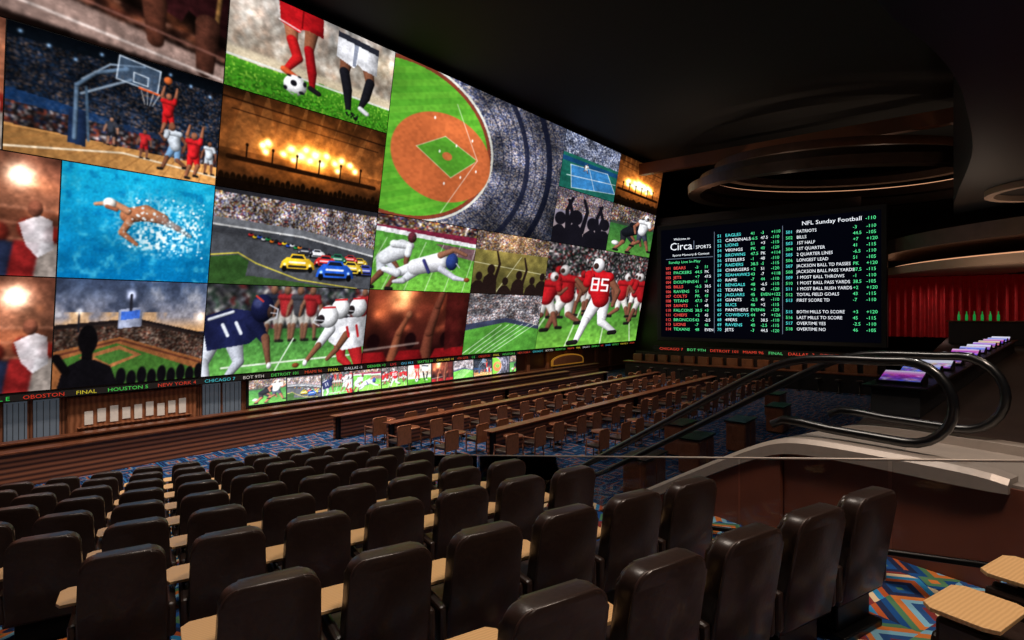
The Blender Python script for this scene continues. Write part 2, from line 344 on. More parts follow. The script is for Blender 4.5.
def p_sunset(W,H,a):
    c=Cv(W,H,a,(60,60,80)); c.grad(0,.35,(70,88,120),(140,136,146)); c.grad(.35,.5,(140,136,146),(234,176,116))
    n=c.nz(5,4)*.5+c.nz(11,6)*.3+c.nz(24,8)*.2; c.put(np.clip((n-.45)*4,0,1)*(c.y<.42)*np.clip(.42-c.y,0,.1)*8,(50,58,78)); c.put(np.clip((n-.42)*4,0,1)*((c.y>.3)&(c.y<.46))*.7,(240,184,124)); c.put(np.clip((.4-n)*5,0,1)*(c.y<.35)*.5,(200,196,200))
    c.poly([(.0,.42),(.5,.36),(1,.52),(1,.7),(0,.7)],(44,34,32)); c.crowd(c.mpoly([(0,.46),(.5,.42),(1,.56),(1,.8),(0,.7)]),[(80,62,54),(110,86,70),(50,34,30),(130,116,106),(90,50,40)],2,4,.9); c.ln([(0,.44),(.5,.38),(1,.53)],.02,(30,24,26),sh=0)
    c.poly([(.38,.28),(.54,.25),(.54,.44),(.38,.46)],(150,156,180),sh=1); c.poly([(.4,.3),(.52,.28),(.52,.36),(.4,.38)],(60,100,190)); c.glow(.46,.14,.04,(235,235,255),1); c.ln([(.46,.14),(.46,.28)],.03,(40,40,50)); c.ln([(.14,.3),(.14,.48)],.02,(30,30,36)); c.glow(.14,.3,.03,(240,230,220),.8)
    c.poly([(0,.66),(.4,.54),(1,.8),(1,1),(0,1)],(140,88,52)); c.poly([(.0,.75),(.38,.6),(1,.92),(1,1),(.2,1)],(64,104,44)); c.poly([(.15,.72),(.4,.62),(.55,.72),(.3,.86)],(160,104,64)); c.poly([(.24,.72),(.4,.66),(.5,.72),(.34,.8)],(70,112,50)); c.ln([(.0,.7),(.4,.57),(1,.84)],.02,(90,50,36),sh=0)
    c.glow(.96,.35,.05,(255,220,180),.6)
    D=(14,12,14)
    c.el(.2,.56,.09,.14,D,.1,sh=0); c.ln([(.2,.66),(.2,.8)],.1,D,sh=0); c.poly([(.03,1),(.06,.82),(.16,.74),(.25,.75),(.35,.82),(.4,1)],(18,16,20)); c.ln([(.08,.85),(.02,.72)],.08,D,sh=0)
    for k in range(9): c.el(.42+.07*k,.93+.03*(k%2),.05,.09,(16,14,18),.2,sh=0)
    c.tex(.12,30,3); return c
def p_soccer(W,H,a):
    c=Cv(W,H,a,(190,176,160)); c.grad(0,.7,(176,178,178),(206,188,158)); c.crowd((c.y<.6)*1.,[(200,190,180),(150,130,120),(220,214,210),(120,100,90),(176,140,120)],6,4,.6); c.blurm(np.ones_like(c.x),16)
    c.glow(.92,.22,.16,(60,50,30),.8); c.glow(.1,.1,.2,(60,56,50),.6)
    g=(c.y>.7+.015*np.sin(c.x*9)); c.put(g*1.,(70,140,34)); c.put(np.clip((c.y-.72)*6,0,1)*np.clip((c.nz(46,7)-.4)*2,0,1),(38,104,18)); c.put(np.clip((c.nz(60,9)-.6)*3,0,1)*g,(140,196,66)); c.i=np.where(g[...,None],c.i*(.75+.5*(1-c.y)[...,None]*2),c.i)
    c.ln([(0,.69),(1,.71)],.02,(216,216,210),sh=0)
    sk=(160,100,72)
    c.ln([(.44,.1),(.43,.38)],[.14,.09],lerp(sk,(0,0,0),.2)); c.ln([(.43,.38),(.46,.6),(.47,.76)],[.09,.09,.05],(150,20,26)); c.ln([(.46,.77),(.51,.8)],.055,(30,26,30))
    c.ln([(.31,.1),(.33,.34)],[.15,.1],sk); c.ln([(.33,.34),(.37,.5),(.31,.66)],[.1,.095,.055],(180,30,32)); c.ln([(.3,.66),(.37,.71)],.065,(210,90,50))
    c.poly([(.24,-.02),(.5,-.02),(.51,.2),(.42,.18),(.38,.2),(.37,.24),(.26,.2)],(166,22,28),sh=1); c.ln([(.38,0),(.38,.18)],.014,(110,12,16),sh=0); c.ln([(.25,.18),(.37,.22)],.012,(230,220,220),sh=0)
    c.ln([(.67,.2),(.66,.46)],[.15,.1],(120,76,56)); c.ln([(.66,.46),(.69,.64),(.71,.88)],[.105,.1,.055],(26,26,32)); c.ln([(.71,.9),(.78,.94)],.06,(20,20,24))
    c.ln([(.8,.24),(.84,.48)],[.14,.1],(130,84,62)); c.ln([(.84,.48),(.82,.66),(.79,.8)],[.1,.095,.05],(28,28,34)); c.ln([(.79,.81),(.84,.85)],.055,(200,200,205))
    c.poly([(.6,.08),(.88,.12),(.88,.38),(.78,.36),(.74,.32),(.72,.38),(.6,.32)],(222,222,228),sh=1); c.poly([(.71,.1),(.74,.11),(.73,.36),(.71,.36)],(140,146,164)); c.poly([(.6,.04),(.88,.07),(.88,.14),(.6,.1)],(40,42,52))
    c.el(.37,.79,.105,.105,(236,236,238)); 
    for x,y,rx,ry in ((.36,.77,.03,.032),(.425,.75,.018,.028),(.41,.85,.026,.018),(.315,.84,.018,.022),(.33,.705,.02,.012),(.39,.69,.016,.01)): c.el(x,y,rx,ry,(26,26,32),sh=0)
    c.put(np.clip((c.nz(60,19)-.5)*4,0,1)*((c.y>.87)&(c.y<1)),(70,146,34)); return c
def p_concert(W,H,a,k=0):
    c=Cv(W,H,a,(52,28,12)); c.grad(0,.6,(48,26,12),(150,88,42)); c.grad(.6,1,(110,62,28),(22,12,7)); c.tex(.35,5,40+k); c.tex(.2,14,41+k)
    for j in range(8):
        x=.12+.11*j; c.put(c.mpoly([(x-.006,0),(x+.006,0),(x+.12-.04*j,.55),(x-.08-.0*j,.55)])*.16*np.clip(1-c.y,0,1),(230,160,90))
    c.ln([(.0,.1),(1,.16)],.016,(28,14,8),sh=0); c.ln([(.05,.2),(.95,.26)],.01,(28,14,8),sh=0)
    c.glow(.5,.5,.45,(150,80,24),.55); c.glow(.55,.52,.18,(210,130,50),.5)
    for x,y,r in [(.22,.5,.03),(.25,.46,.035),(.24,.56,.03),(.34,.54,.03),(.38,.47,.04),(.44,.52,.045),(.47,.44,.035),(.5,.55,.035),(.53,.47,.045),(.57,.56,.04),(.6,.46,.035),(.66,.52,.035),(.7,.47,.035),(.76,.5,.035),(.8,.56,.03),(.4,.58,.03),(.68,.6,.03)]:
        c.glow(x,y,r*1.9,(190,110,36),.6); c.glow(x,y,r*.9,(255,240,180),1.3)
    for j in range(6): c.ln([(.14+.14*j,.68),(.14+.14*j,.54)],.014,(24,12,6),sh=0); c.el(.14+.14*j,.53,.014,.018,(24,12,6),sh=0)
    c.ln([(.05,.68),(.95,.71)],.05,(34,17,8),sh=0)
    for j in range(34): c.el(.02+.03*j,.86+.05*RNG.rand(),.025,.05,(22,12,6),.3,sh=0)
    c.put((c.y>.9)*1.,(16,9,6)); c.tex(.15,26,12); return c
def p_race(W,H,a):
    c=Cv(W,H,a,(80,84,90)); c.crowd((c.y<.5)*1.,CROWDC+[(210,206,214),(190,186,200),(170,176,200)],2,9,1); c.poly([(0,.0),(1,0),(1,.06),(0,.04)],(40,40,46))
    c.poly([(0,.3),(.5,.34),(1,.48),(1,.58),(.5,.42),(0,.38)],(110,112,118)); c.ln([(0,.38),(.5,.42),(1,.57)],.018,(210,210,210),sh=0)
    c.poly([(0,.39),(.5,.43),(1,.58),(1,1),(0,1)],(74,76,82)); c.put(c.mpoly([(0,.39),(.5,.43),(1,.58),(1,.7),(.4,.5),(0,.46)])*.5,(52,54,60))
    c.poly([(0,.72),(.14,.68),(.2,.74),(.18,1),(0,1)],(50,82,40)); c.poly([(.2,.9),(.5,.95),(.7,1),(.1,1)],(58,88,44)); c.ln([(.0,.7),(.14,.66),(.24,.76),(.5,.92),(.9,1)],.012,(216,200,70),sh=0); c.tex(.14,20,2)
    for k in range(5): c.ln([(.0,.42+.01*k),(.35,.46+.02*k),(.9,.72+.05*k)],.004,(50,50,54),sh=0)
    cc=[(200,40,40),(240,200,40),(40,80,190),(220,220,224),(30,140,70),(230,120,30),(30,30,36)]
    for k in range(26):
        x=.2+.024*k; y=.455+.0075*k+.012*(k%2); c.el(x,y+.015,.034,.012,(30,30,34),sh=0); c.el(x,y,.03,.017,cc[k%7]); c.el(x,y-.012,.016,.01,(24,26,30),sh=0)
    def car(x,y,s,col):
        c.el(x,y+.09*s,.17*s,.03*s,(24,24,26),.5,sh=0); c.poly([(x-.1*s,y),(x-.07*s,y-.06*s),(x+.07*s,y-.06*s),(x+.11*s,y),(x+.12*s,y+.08*s),(x-.11*s,y+.08*s)],col,sh=1)
        c.poly([(x-.055*s,y-.04*s),(x-.04*s,y-.1*s),(x+.04*s,y-.1*s),(x+.06*s,y-.04*s)],col); c.poly([(x-.045*s,y-.045*s),(x-.032*s,y-.085*s),(x+.032*s,y-.085*s),(x+.05*s,y-.045*s)],(26,30,40)); c.el(x-.08*s,y+.08*s,.03*s,.04*s,(14,14,16),sh=0); c.el(x+.09*s,y+.08*s,.03*s,.04*s,(14,14,16),sh=0); c.ln([(x-.05*s,y+.05*s),(x+.055*s,y+.05*s)],.03*s,(30,30,34),sh=0); c.ln([(x-.05*s,y-.0*s),(x+.05*s,y-.0*s)],.02*s,(236,236,236),sh=0); c.glow(x-.08*s,y+.03*s,.015*s,(200,200,200)); c.glow(x+.085*s,y+.03*s,.015*s,(200,200,200))
    car(.9,.66,.55,(220,180,50)); car(.83,.63,.5,(190,50,50)); car(.6,.6,.5,(226,226,230)); car(.52,.58,.45,(60,60,70)); car(.74,.64,.6,(40,110,80)); car(.66,.68,.7,(190,44,44)); car(.95,.76,.7,(60,70,160)); car(.84,.74,.8,(226,190,60)); car(.48,.72,.95,(236,190,44)); car(.73,.78,1.15,(36,90,200)); return c
def p_fclose(W,H,a):
    c=Cv(W,H,a,(46,48,50)); c.crowd((c.y<.5)*1.,[(30,30,40),(70,66,72),(120,40,40),(120,120,130),(44,60,50),(190,185,180)],6,7,.8); c.blurm(np.ones_like(c.x),6); c.put((c.y>.5)*1.,(70,136,60)); c.grad(.5,1,(60,110,54),(104,170,80)); c.tex(.18,30,5)
    for q,x in enumerate((.36,.44,.52,.6,.97)): c.man(x,.64,.66,[(40,44,60),(150,40,44),(60,60,66),(140,36,40),(150,40,44)][q],(170,166,160),(120,84,66),pose='stand')
    c.blurm((c.y<.66)*1.,3)
    c.ln([(.1,.92),(1,.86)],.02,(220,230,214),sh=0); c.ln([(.4,1),(.5,.62)],.016,(210,224,206),sh=0)
    NV=(28,32,66)
    c.ln([(.04,.62),(.0,.86),(.02,1)],[.2,.13,.1],(190,194,204)); c.ln([(.16,.66),(.19,.86),(.14,1)],[.19,.12,.08],(176,180,192))
    c.poly([(-.02,.36),(.12,.26),(.28,.3),(.33,.5),(.24,.66),(.02,.72)],NV,sh=1); c.ln([(.25,.42),(.33,.62)],[.16,.11],NV); c.ln([(.33,.6),(.36,.9)],[.1,.055],(120,80,62)); c.el(.365,.93,.03,.04,(226,226,230)); c.ln([(.02,.38),(.14,.3)],.035,(200,204,214)); c.ln([(.09,.44),(.12,.56)],.035,(214,218,226),sh=0); c.ln([(.16,.42),(.19,.54)],.035,(214,218,226),sh=0)
    c.el(.3,.26,.13,.16,(26,30,64),.05); c.el(.27,.2,.05,.05,(90,96,140),.8,al=.6,sh=0); c.el(.345,.3,.035,.07,(60,44,40)); c.ln([(.34,.22),(.39,.27),(.385,.37),(.34,.4)],.014,(190,190,200),sh=0); c.ln([(.35,.31),(.388,.32)],.012,(190,190,200),sh=0); c.ln([(.26,.12),(.3,.18)],.02,(200,60,50),sh=0)
    WH=(214,214,220)
    c.ln([(.92,.7),(.98,1)],[.22,.15],(170,36,40)); c.ln([(.82,.7),(.84,.9),(.9,1)],[.18,.12,.09],(180,40,44))
    c.poly([(.7,.5),(.8,.38),(1,.36),(1,.76),(.84,.8),(.74,.68)],WH,sh=1); c.ln([(.74,.52),(.67,.72)],[.15,.1],WH); c.ln([(.67,.72),(.6,.9)],[.085,.055],(130,86,64)); c.el(.59,.93,.03,.04,(230,230,232)); c.ln([(.86,.6),(.8,.78),(.74,.9)],[.11,.08,.055],(120,78,58))
    c.ln([(.86,.5),(.88,.62)],.035,(176,36,42),sh=0); c.ln([(.93,.48),(.95,.62)],.035,(176,36,42),sh=0)
    for x,y,q in ((.93,.24,.13),(.8,.26,.13),(.72,.36,.14)):
        c.el(x,y,q,q*1.02,(226,226,230),.05); c.ln([(x-.04,y-.11),(x+.04,y-.12)],.024,(190,40,44),sh=0); c.el(x-.05,y+.03,.05,.055,(40,32,34)); c.ln([(x-.085,y+.0),(x-.1,y+.07),(x-.06,y+.11)],.014,(200,200,206),sh=0); c.ln([(x-.09,y+.04),(x-.03,y+.05)],.012,(200,200,206),sh=0)
    c.el(.53,.95,.045,.03,(120,66,36)); return c
def p_baseball(W,H,a):
    c=Cv(W,H,a,(70,70,90))
    D=np.hypot((c.x-.1)*c.a*1.02,c.y-.5)
    c.crowd(np.ones_like(c.x),[(130,136,156),(92,100,130),(170,162,160),(70,74,108),(180,160,150),(56,62,94)],2,5,1)
    ang=np.arctan2(c.y-.5,(c.x-.1)*c.a); r=(D*15)%1
    c.put((r<.16)*(D>.56)*.55,(34,38,62)); c.put(((ang*12)%1<.08)*(D>.56)*.5,(150,140,140))
    c.put((abs(D-.8)<.02)*.85,(30,34,56)); c.put((abs(D-1.0)<.025)*.9,(24,28,48)); c.put(np.clip((D-1.12)*5,0,1)*.85,(34,54,92)); c.put(((ang*20)%1<.15)*(D>1.12)*.4,(90,110,150))
    F=(D<.51)
    c.put(F*1.,(122,60,42)); F=(D<.485); c.put(F*1.,(84,154,46)); c.put(F*((c.x*c.a*.5+c.y)*12%1<.5)*.35,(118,184,60)); c.put((abs(D-.52)<.008)*1.,(200,200,190))
    c.el(.27,.55,.3,.3,(186,98,56),.02,rot=.1,sh=0); c.poly([(.13,.52),(.26,.4),(.44,.5),(.31,.67)],(84,150,46)); c.el(.28,.53,.03,.028,(196,110,64),sh=0)
    c.ln([(.26,.4),(.44,.5),(.31,.67),(.13,.52),(.26,.4)],.005,(230,220,206),sh=0,al=.6); c.el(.47,.52,.05,.06,(190,100,58),sh=0); c.ln([(.44,.5),(.3,.16)],.005,(240,240,236),sh=0,al=.6); c.ln([(.44,.5),(.28,.93)],.005,(240,240,236),sh=0,al=.6)
    for q in range(7): c.el(.2+.04*q,.3+.07*((q*3)%7),.005,.01,(240,240,240),sh=0)
    c.tex(.18,5,6); c.i*= (1-.4*np.clip((c.x+c.y-1.25)*1.6,0,1))[...,None]; c.i*=(1-.35*np.clip((c.x-c.y-.3)*1.4,0,1))[...,None]; return c
def p_dive(W,H,a):
    c=Cv(W,H,a,(88,160,64)); c.grad(.2,1,(78,140,56),(112,180,66)); c.poly([(0,0),(1,0),(1,.3),(0,.22)],(120,36,60)); c.crowd((c.y<.14)*1.,CROWDC,3,6,1); c.poly([(0,.16),(1,.24),(1,.3),(0,.22)],(216,216,220)); c.poly([(.55,.3),(1,.32),(1,.5),(.8,.46)],(130,40,110),.6); c.tex(.15,24,3)
    for k in range(6): c.ln([(-.1+.2*k,1),(.1+.18*k,.3)],.01,(226,236,220),.7,sh=0)
    c.man(.1,.98,.95,(214,216,222),(190,194,204),(110,70,54),head=(90,40,50),pose='crouch')
    c.ln([(.38,.66),(.22,.76),(.1,.72)],[.17,.12,.07],(220,222,228)); c.ln([(.4,.7),(.28,.86),(.2,.88)],[.15,.09,.05],(206,208,216)); c.ln([(.38,.66),(.62,.56)],[.22,.28],(226,226,232)); c.ln([(.46,.56),(.52,.72)],.05,(60,60,120)); c.ln([(.64,.66),(.8,.78),(.9,.8)],[.1,.08,.05],(200,200,214)); c.el(.75,.54,.1,.13,(44,62,120),.05); c.ln([(.8,.56),(.84,.62)],.014,(210,210,220),sh=0); c.ln([(.62,.46),(.76,.36),(.9,.42)],[.1,.07,.05],(140,96,76)); c.el(.94,.8,.05,.035,(130,70,40)); return c
def p_fans(W,H,a,k=0):
    c=Cv(W,H,a,(110,96,60)); c.grad(0,.25,(90,72,54),(150,120,84)); c.crowd((c.y<.3)*1.,CROWDC,2,30+k,.8); c.grad(.3,1,(122,112,60),(84,80,44)); c.glow(.5,.1,.3,(120,90,50),.5); c.tex(.2,12,k); c.ln([(0,.5),(1,.62)],.01,(210,206,170),sh=0); c.ln([(.3,1),(.6,.35)],.01,(210,206,170),sh=0)
    D=(38,26,24)
    for j,(x,y,r) in enumerate(((.08,.72,.05),(.22,.6,.06),(.42,.78,.05),(.6,.66,.055),(.8,.74,.05),(.95,.66,.05))):
        c.el(x,y,r,r*1.4,D,.1,sh=0); c.poly([(x-.1,1),(x-.08,y+.14),(x-.03,y+.07),(x+.03,y+.07),(x+.08,y+.14),(x+.1,1)],D)
        if j%2: c.ln([(x+.06,y+.16),(x+.1,y-.1),(x+.05,y-.3)],[.05,.04,.025],D,sh=0)
    return c
def p_redfan(W,H,a):
    c=Cv(W,H,a,(70,22,20)); c.grad(0,1,(110,50,34),(36,12,14)); c.glow(.3,.1,.16,(255,190,120),1); c.glow(.12,.3,.14,(160,90,50),.7); c.tex(.35,7,3)
    for k in range(14): c.glow(RNG.rand(),.2+.4*RNG.rand(),.05,(110,60,36),.5)
    c.ln([(.58,1),(.6,.6),(.66,.2),(.7,.0)],[.2,.15,.12,.1],(104,56,42)); c.ln([(.25,1),(.3,.6),(.36,.4)],[.14,.1,.07],(130,74,52)); c.el(.38,.34,.05,.06,(150,90,64))
    for x in (.08,.42,.78,.95): c.el(x,.72,.09,.12,(26,10,12),.2,sh=0); c.poly([(x-.14,1),(x-.1,.86),(x+.1,.86),(x+.14,1)],(120,20,24),sh=1)
    c.poly([(.74,0),(1,0),(1,.8),(.78,.9)],(60,18,18),.8,sh=1); c.ln([(.0,.82),(.5,.76)],.03,(180,160,150),.6,sh=0); c.blurm(np.ones_like(c.x),2); return c
def p_stad(W,H,a):
    c=Cv(W,H,a,(130,124,126)); c.crowd((c.y<.62)*1.,[(170,166,170),(110,108,118),(200,196,196),(80,78,90),(150,110,100)],2,14,1)
    for k in range(6): c.ln([(0,.1+.09*k),(1,.02+.07*k)],.012,(60,60,70),.5,sh=0)
    c.poly([(0,.5),(.5,.4),(1,.56),(1,.64),(.5,.48),(0,.6)],(60,66,90)); c.poly([(0,.6),(.5,.48),(1,.62),(1,1),(0,1)],(84,150,58))
    for k in range(6): c.ln([(.08*k,.98),(.45+.1*k,.52)],.01,(220,236,216),sh=0) 
    c.tex(.12,14,8); return c
def p_tennis(W,H,a):
    c=Cv(W,H,a,(40,100,120)); c.crowd((c.y<.46)*1.,[(150,160,190),(90,100,130),(200,200,214),(60,66,90)],2,15,1); c.put((c.y>.38)*1.,(30,96,84)); c.poly([(.0,.44),(1,.44),(1,.52),(0,.52)],(24,70,110)); c.poly([(.14,.56),(.8,.5),(1.0,.84),(.2,.96)],(54,120,176)); c.ln([(.14,.56),(.8,.5),(1.0,.84),(.2,.96),(.14,.56)],.012,(226,230,234),sh=0,al=.8); c.ln([(.1,.76),(.98,.66)],.016,(220,226,230),sh=0,al=.8); c.ln([(.46,.54),(.6,.9)],.01,(226,230,234),sh=0,al=.8); c.man(.4,.62,.16,(230,230,230),(230,230,230),(150,100,80)); c.tex(.1,20,2); return c
def p_sil(W,H,a):
    c=Cv(W,H,a,(130,130,150)); c.grad(0,1,(96,104,140),(176,150,140)); c.crowd((c.y<.4)*1.,CROWDC,2,16,.7); D=(24,22,30)
    for k,(x,y,r) in enumerate([(.1,.55,.09),(.36,.48,.11),(.66,.54,.1),(.9,.5,.09)]):
        c.el(x,y,r,r*1.3,D,.1,sh=0); c.poly([(x-.17,1),(x-.14,y+.22),(x-.04,y+.12),(x+.04,y+.12),(x+.14,y+.22),(x+.17,1)],D); c.ln([(x+.12,y+.25),(x+.18,y-.15),(x+.1,y-.36)],[.09,.06,.05],D,sh=0)
        if k%2: c.ln([(x-.12,y+.25),(x-.17,y-.1),(x-.1,y-.34)],[.09,.06,.05],D,sh=0)
    return c
def p_ref(W,H,a):
    c=Cv(W,H,a,(50,92,50)); c.grad(0,.4,(70,76,80),(60,70,60)); c.crowd((c.y<.35)*1.,CROWDC,3,17,.8); c.grad(.4,1,(50,100,50),(90,150,66)); c.man(.36,.96,.95,(26,28,34),(40,40,46),(140,90,70),head=(30,30,36),pose='crouch'); c.man(.72,.9,.85,(226,226,230),(60,64,80),(140,90,70),head=(220,220,224),pose='run'); c.el(.16,.8,.07,.05,(226,226,226)); c.tex(.12,20,1); return c
def p_big(W,H,a):
    c=Cv(W,H,a,(70,70,70)); c.crowd((c.y<.55)*1.,[(50,50,54),(110,46,46),(150,140,140),(70,60,70),(30,50,40),(170,160,160),(26,26,30)],5,18,.9); c.grad(.55,1,(56,108,44),(120,184,70)); c.tex(.16,30,9)
    for k in range(4): c.ln([(-.1+.34*k,1),(.1+.25*k,.58)],.014,(220,232,210),.8,sh=0)
    for x,y,h,f in ((.1,.7,.5,1),(.32,.68,.46,1),(.42,.64,.4,-1),(.74,.76,.56,1),(.9,.7,.52,-1),(.99,.8,.62,-1),(.2,.84,.66,-1),(.03,.82,.56,1)): c.man(x,y,h,(160,28,34),(206,202,198),(120,76,60),head=(196,190,190) if h>.5 else (150,30,34),pose='run' if h>.54 else 'stand',f=f)
    c.blurm((c.y<.9)*1.,3)
    c.man(.52,.99,.92,(186,26,34),(228,226,230),(120,78,60),head=(234,232,236),sock=(222,220,224),pose='run',f=-1)
    X=lambda v:.5+v/c.a
    c.ln([(X(-.12),.2),(X(-.1),.27)],.016,(190,30,36),sh=0)
    w=(244,244,244); q=.018
    def seg(ox,names):
        p=dict(a=[(0,0),(.065,0)],b=[(.065,0),(.065,.06)],c=[(.065,.06),(.065,.12)],d=[(0,.12),(.065,.12)],e=[(0,.06),(0,.12)],f=[(0,0),(0,.06)],g=[(0,.06),(.065,.06)])
        for n in names: c.ln([(X(ox+u),.3+v) for u,v in p[n]],q,w,sh=0)
    seg(-.095,'abcdefg'); seg(.01,'afgcd')
    return c

def gridmesh(img,fn,name):
    H,W,_=img.shape; u,v=np.meshgrid(np.linspace(0,1,W),np.linspace(1,0,H)); co=fn(u.ravel(),v.ravel())
    me=bpy.data.meshes.new(name); me.vertices.add(W*H); me.vertices.foreach_set('co',co.astype(np.float32).ravel())
    idx=np.arange(W*H).reshape(H,W); q=np.stack([idx[1:,:-1],idx[1:,1:],idx[:-1,1:],idx[:-1,:-1]],-1).reshape(-1,4)
    n=len(q); me.loops.add(n*4); me.loops.foreach_set('vertex_index',q.astype(np.int32).ravel()); me.polygons.add(n)
    me.polygons.foreach_set('loop_start',np.arange(0,n*4,4,dtype=np.int32)); 
    me.update(calc_edges=True)
    c=np.clip(img/255,0,1); c=np.where(c<=.04045,c/12.92,((c+.055)/1.055)**2.4); rgba=np.ones((W*H,4),np.float32); rgba[:,:3]=c.reshape(-1,3)
    at=me.color_attributes.new('Col','FLOAT_COLOR','POINT'); at.data.foreach_set('color',rgba.ravel()); me.materials.append(M['screen'])
    return me

# ---------------------------------------------------------------- video wall
SN,CS=.177,.984; D0=22.5; ZB=2.25; LT=14.26
vw=empty('video_wall',MW@Matrix.Translation((22,D0,0)),'giant tilted LED video wall showing a mosaic of sports pictures','video wall')
def wp(Y,L,off=0): return np.stack([Y-22,-SN*L-CS*off,ZB+CS*L-SN*off],-1)
R=[0,3.565,7.13,10.695,14.26]
PAN=[('boxing',p_boxing,0,9.1,R[3],R[4],2.2),('basket',p_basket,3.3,9.1,R[2],R[3],1.6),('b2',lambda W,H,a:p_box2(W,H,a,1),0,3.3,R[2],R[3],.9),
 ('swim',p_swim,4.65,9.1,R[1],R[2],1.35),('b3',lambda W,H,a:p_box2(W,H,a,2),0,4.65,R[1],R[2],1.3),('sun',p_sunset,4.65,9.1,0,R[1],1.5),('b4',lambda W,H,a:p_box2(W,H,a,3),0,4.65,0,R[1],1.3),
 ('soc',p_soccer,9.1,16.3,R[3],R[4],1.55),('con',p_concert,9.1,16.3,R[2],R[3],1.7),('race',p_race,9.1,16.3,R[1],R[2],1.95),('fc',p_fclose,9.1,16.3,0,R[1],2.0),
 ('base',p_baseball,16.3,30,R[2],R[4],1.2),('dive',p_dive,16.3,23.1,R[1],R[2],1.5),('fan',p_fans,23.1,30,R[1],R[2],1.25),('red',p_redfan,16.3,23.1,0,R[1],1.6),('st',p_stad,23.1,30,0,R[1],1.3),
 ('ten',p_tennis,30,37.1,R[3],R[4],1.0),('con2',lambda W,H,a:p_concert(W,H,a,3),37.1,44.3,R[3],R[4],.85),('sil',p_sil,30,37.1,R[2],R[3],1.0),('ref',p_ref,37.1,44.3,R[2],R[3],.9),('big',p_big,30,44.3,0,R[2],1.08)]
thumbs=[]
for nm,fn,y0,y1,l0,l1,asp in PAN:
    dens=42 if y1<17 else 26
    W=int((y1-y0)*dens); H=int((l1-l0)*38)
    cv=fn(W,H,asp).fin(); thumbs.append(cv.i)
    g=.018
    me=gridmesh(cv.i,lambda u,v:wp(y0+g+(y1-y0-2*g)*u,l0+g+(l1-l0-2*g)*v,.0),'panel')
    obj('display_panel',me,None,vw)
bm=bmesh.new(); c8=[]
for off in (-.03,-.5):
    for Y,L in ((-.2,-.06),(44.45,-.06),(44.45,LT+.08),(-.2,LT+.08)):
        c8.append(bm.verts.new(tuple(wp(np.array(Y),np.array(L),off))))
for f in ((0,1,2,3),(7,6,5,4),(0,4,5,1),(1,5,6,2),(2,6,7,3),(3,7,4,0)): bm.faces.new([c8[i] for i in f])
obj('backing_frame',bm2me(bm,'frame'),M['black'],vw)
tk=obj('ticker_display',boxme((-22,22.4,-.02,.3,2.0,2.19)),M['black'],vw); tk['label']='long narrow LED score ticker'
def dim(c,f=.6): return tuple(int(v*f) for v in c)
words=[('L E ',(60,220,90)),('OBOSTON ',(230,60,40)),('FINAL ',(230,210,60)),('HOUSTON 5 ',(90,220,90)),('NEW YORK 4 ',(230,70,50)),('CHICAGO 7 ',(80,210,220)),('BOT 9TH ',(230,220,210)),('DETROIT 101 ',(90,220,90)),('MIAMI 96 ',(230,80,50)),('FINAL ',(230,210,60)),('DALLAS -3 ',(230,230,230)),('DENVER +3 ',(90,220,90)),('LIVE ',(230,60,60)),('O/U 44.5 ',(90,190,230)),('SEATTLE 21 ',(90,220,90)),('OAKLAND 14 ',(230,200,60)),('4TH QTR ',(230,70,50))]
xx=3.4;k=0
TX=Matrix(((1,0,0,0),(0,0,-1,0),(0,1,0,0),(0,0,0,1)))
while xx<44:
    w,c=words[k%len(words)]; me=textme(w,.17,1.25); wd=max(v.co.x for v in me.vertices)
    obj('ticker_text',me,emc(dim(c,.75)),tk,Matrix.Translation((xx-22,-.035,2.035))@TX); xx+=wd+.3; k+=1
H=34;seg=[]
for rep in range(3):
    for t in (19,9,10,12,20,7,14,15,1,11):
        im=thumbs[t%len(thumbs)]; hh,ww,_=im.shape; wn=52; yi=(np.linspace(0,hh-1,H)).astype(int); xi=(np.linspace(0,ww-1,wn)).astype(int); seg.append(np.clip(blur(im,2)[yi][:,xi]*1.35+30,0,255)); seg.append(np.zeros((H,2,3))+60)
strip=np.concatenate(seg,1)[:, :560]
sd=empty('strip_display',MW@Matrix.Translation((0,22.9,0)),'long low LED strip display repeating the sports pictures','display')
obj('display_panel',gridmesh(strip,lambda u,v:np.stack([11.1+17.3*u,0*u-.06,.9+1.0*v],-1),'strip'),None,sd)
obj('display_frame',boxme((11,28.5,-.05,.0,.82,1.96)),M['black'],sd)

# ---------------------------------------------------------------- room shell
def struct(name,me,m,mw=None): return obj(name,me,m,None,mw or Matrix.Identity(4),kind='structure')
struct('floor',boxme((-70,85,-8,95,-.3,0)),M['carpet2'])
struct('ceiling',boxme((-70,85,-8,95,16.7,17)),M['ceil'])
struct('wall_video_side',boxme((-8,58,23,23.3,0,16.7)),M['darkbrown'],MW)
struct('wall_far',boxme((58,58.3,-60,23.3,0,16.7)),M['darkbrown'],MW)
struct('wall_board_side',boxme((45.0,45.3,6,22.9,0,12.6)),M['darkbrown'],MW)
def sp(a,b): return (.85*a-.527*b,.527*a+.85*b)
p1=sp(6.45,-3);p2=sp(6.45,4.1);p3=sp(7.95,4.1);p4=(p3[0]+.632*44,p3[1]+.775*44)
struct('floor',prism([p1,p2,p3,p4,(75,p4[1]-20),(75,p1[1])],'z',0.002,3.12),M['darkbrown'])
struct('wall_landing_face',boxme((6.42,6.449,-3,4.1,.01,3.13)),M['brown'],MS)
RB=[.75,2.19,3.62,5.35,6.97,8.57,10.17,11.77,13.37,14.97]
RH=[1.10,1.36,1.58,1.86,2.14,2.40,2.66,2.92,3.18,3.44]
FZ=[4.7-h-1.17 for h in RH]
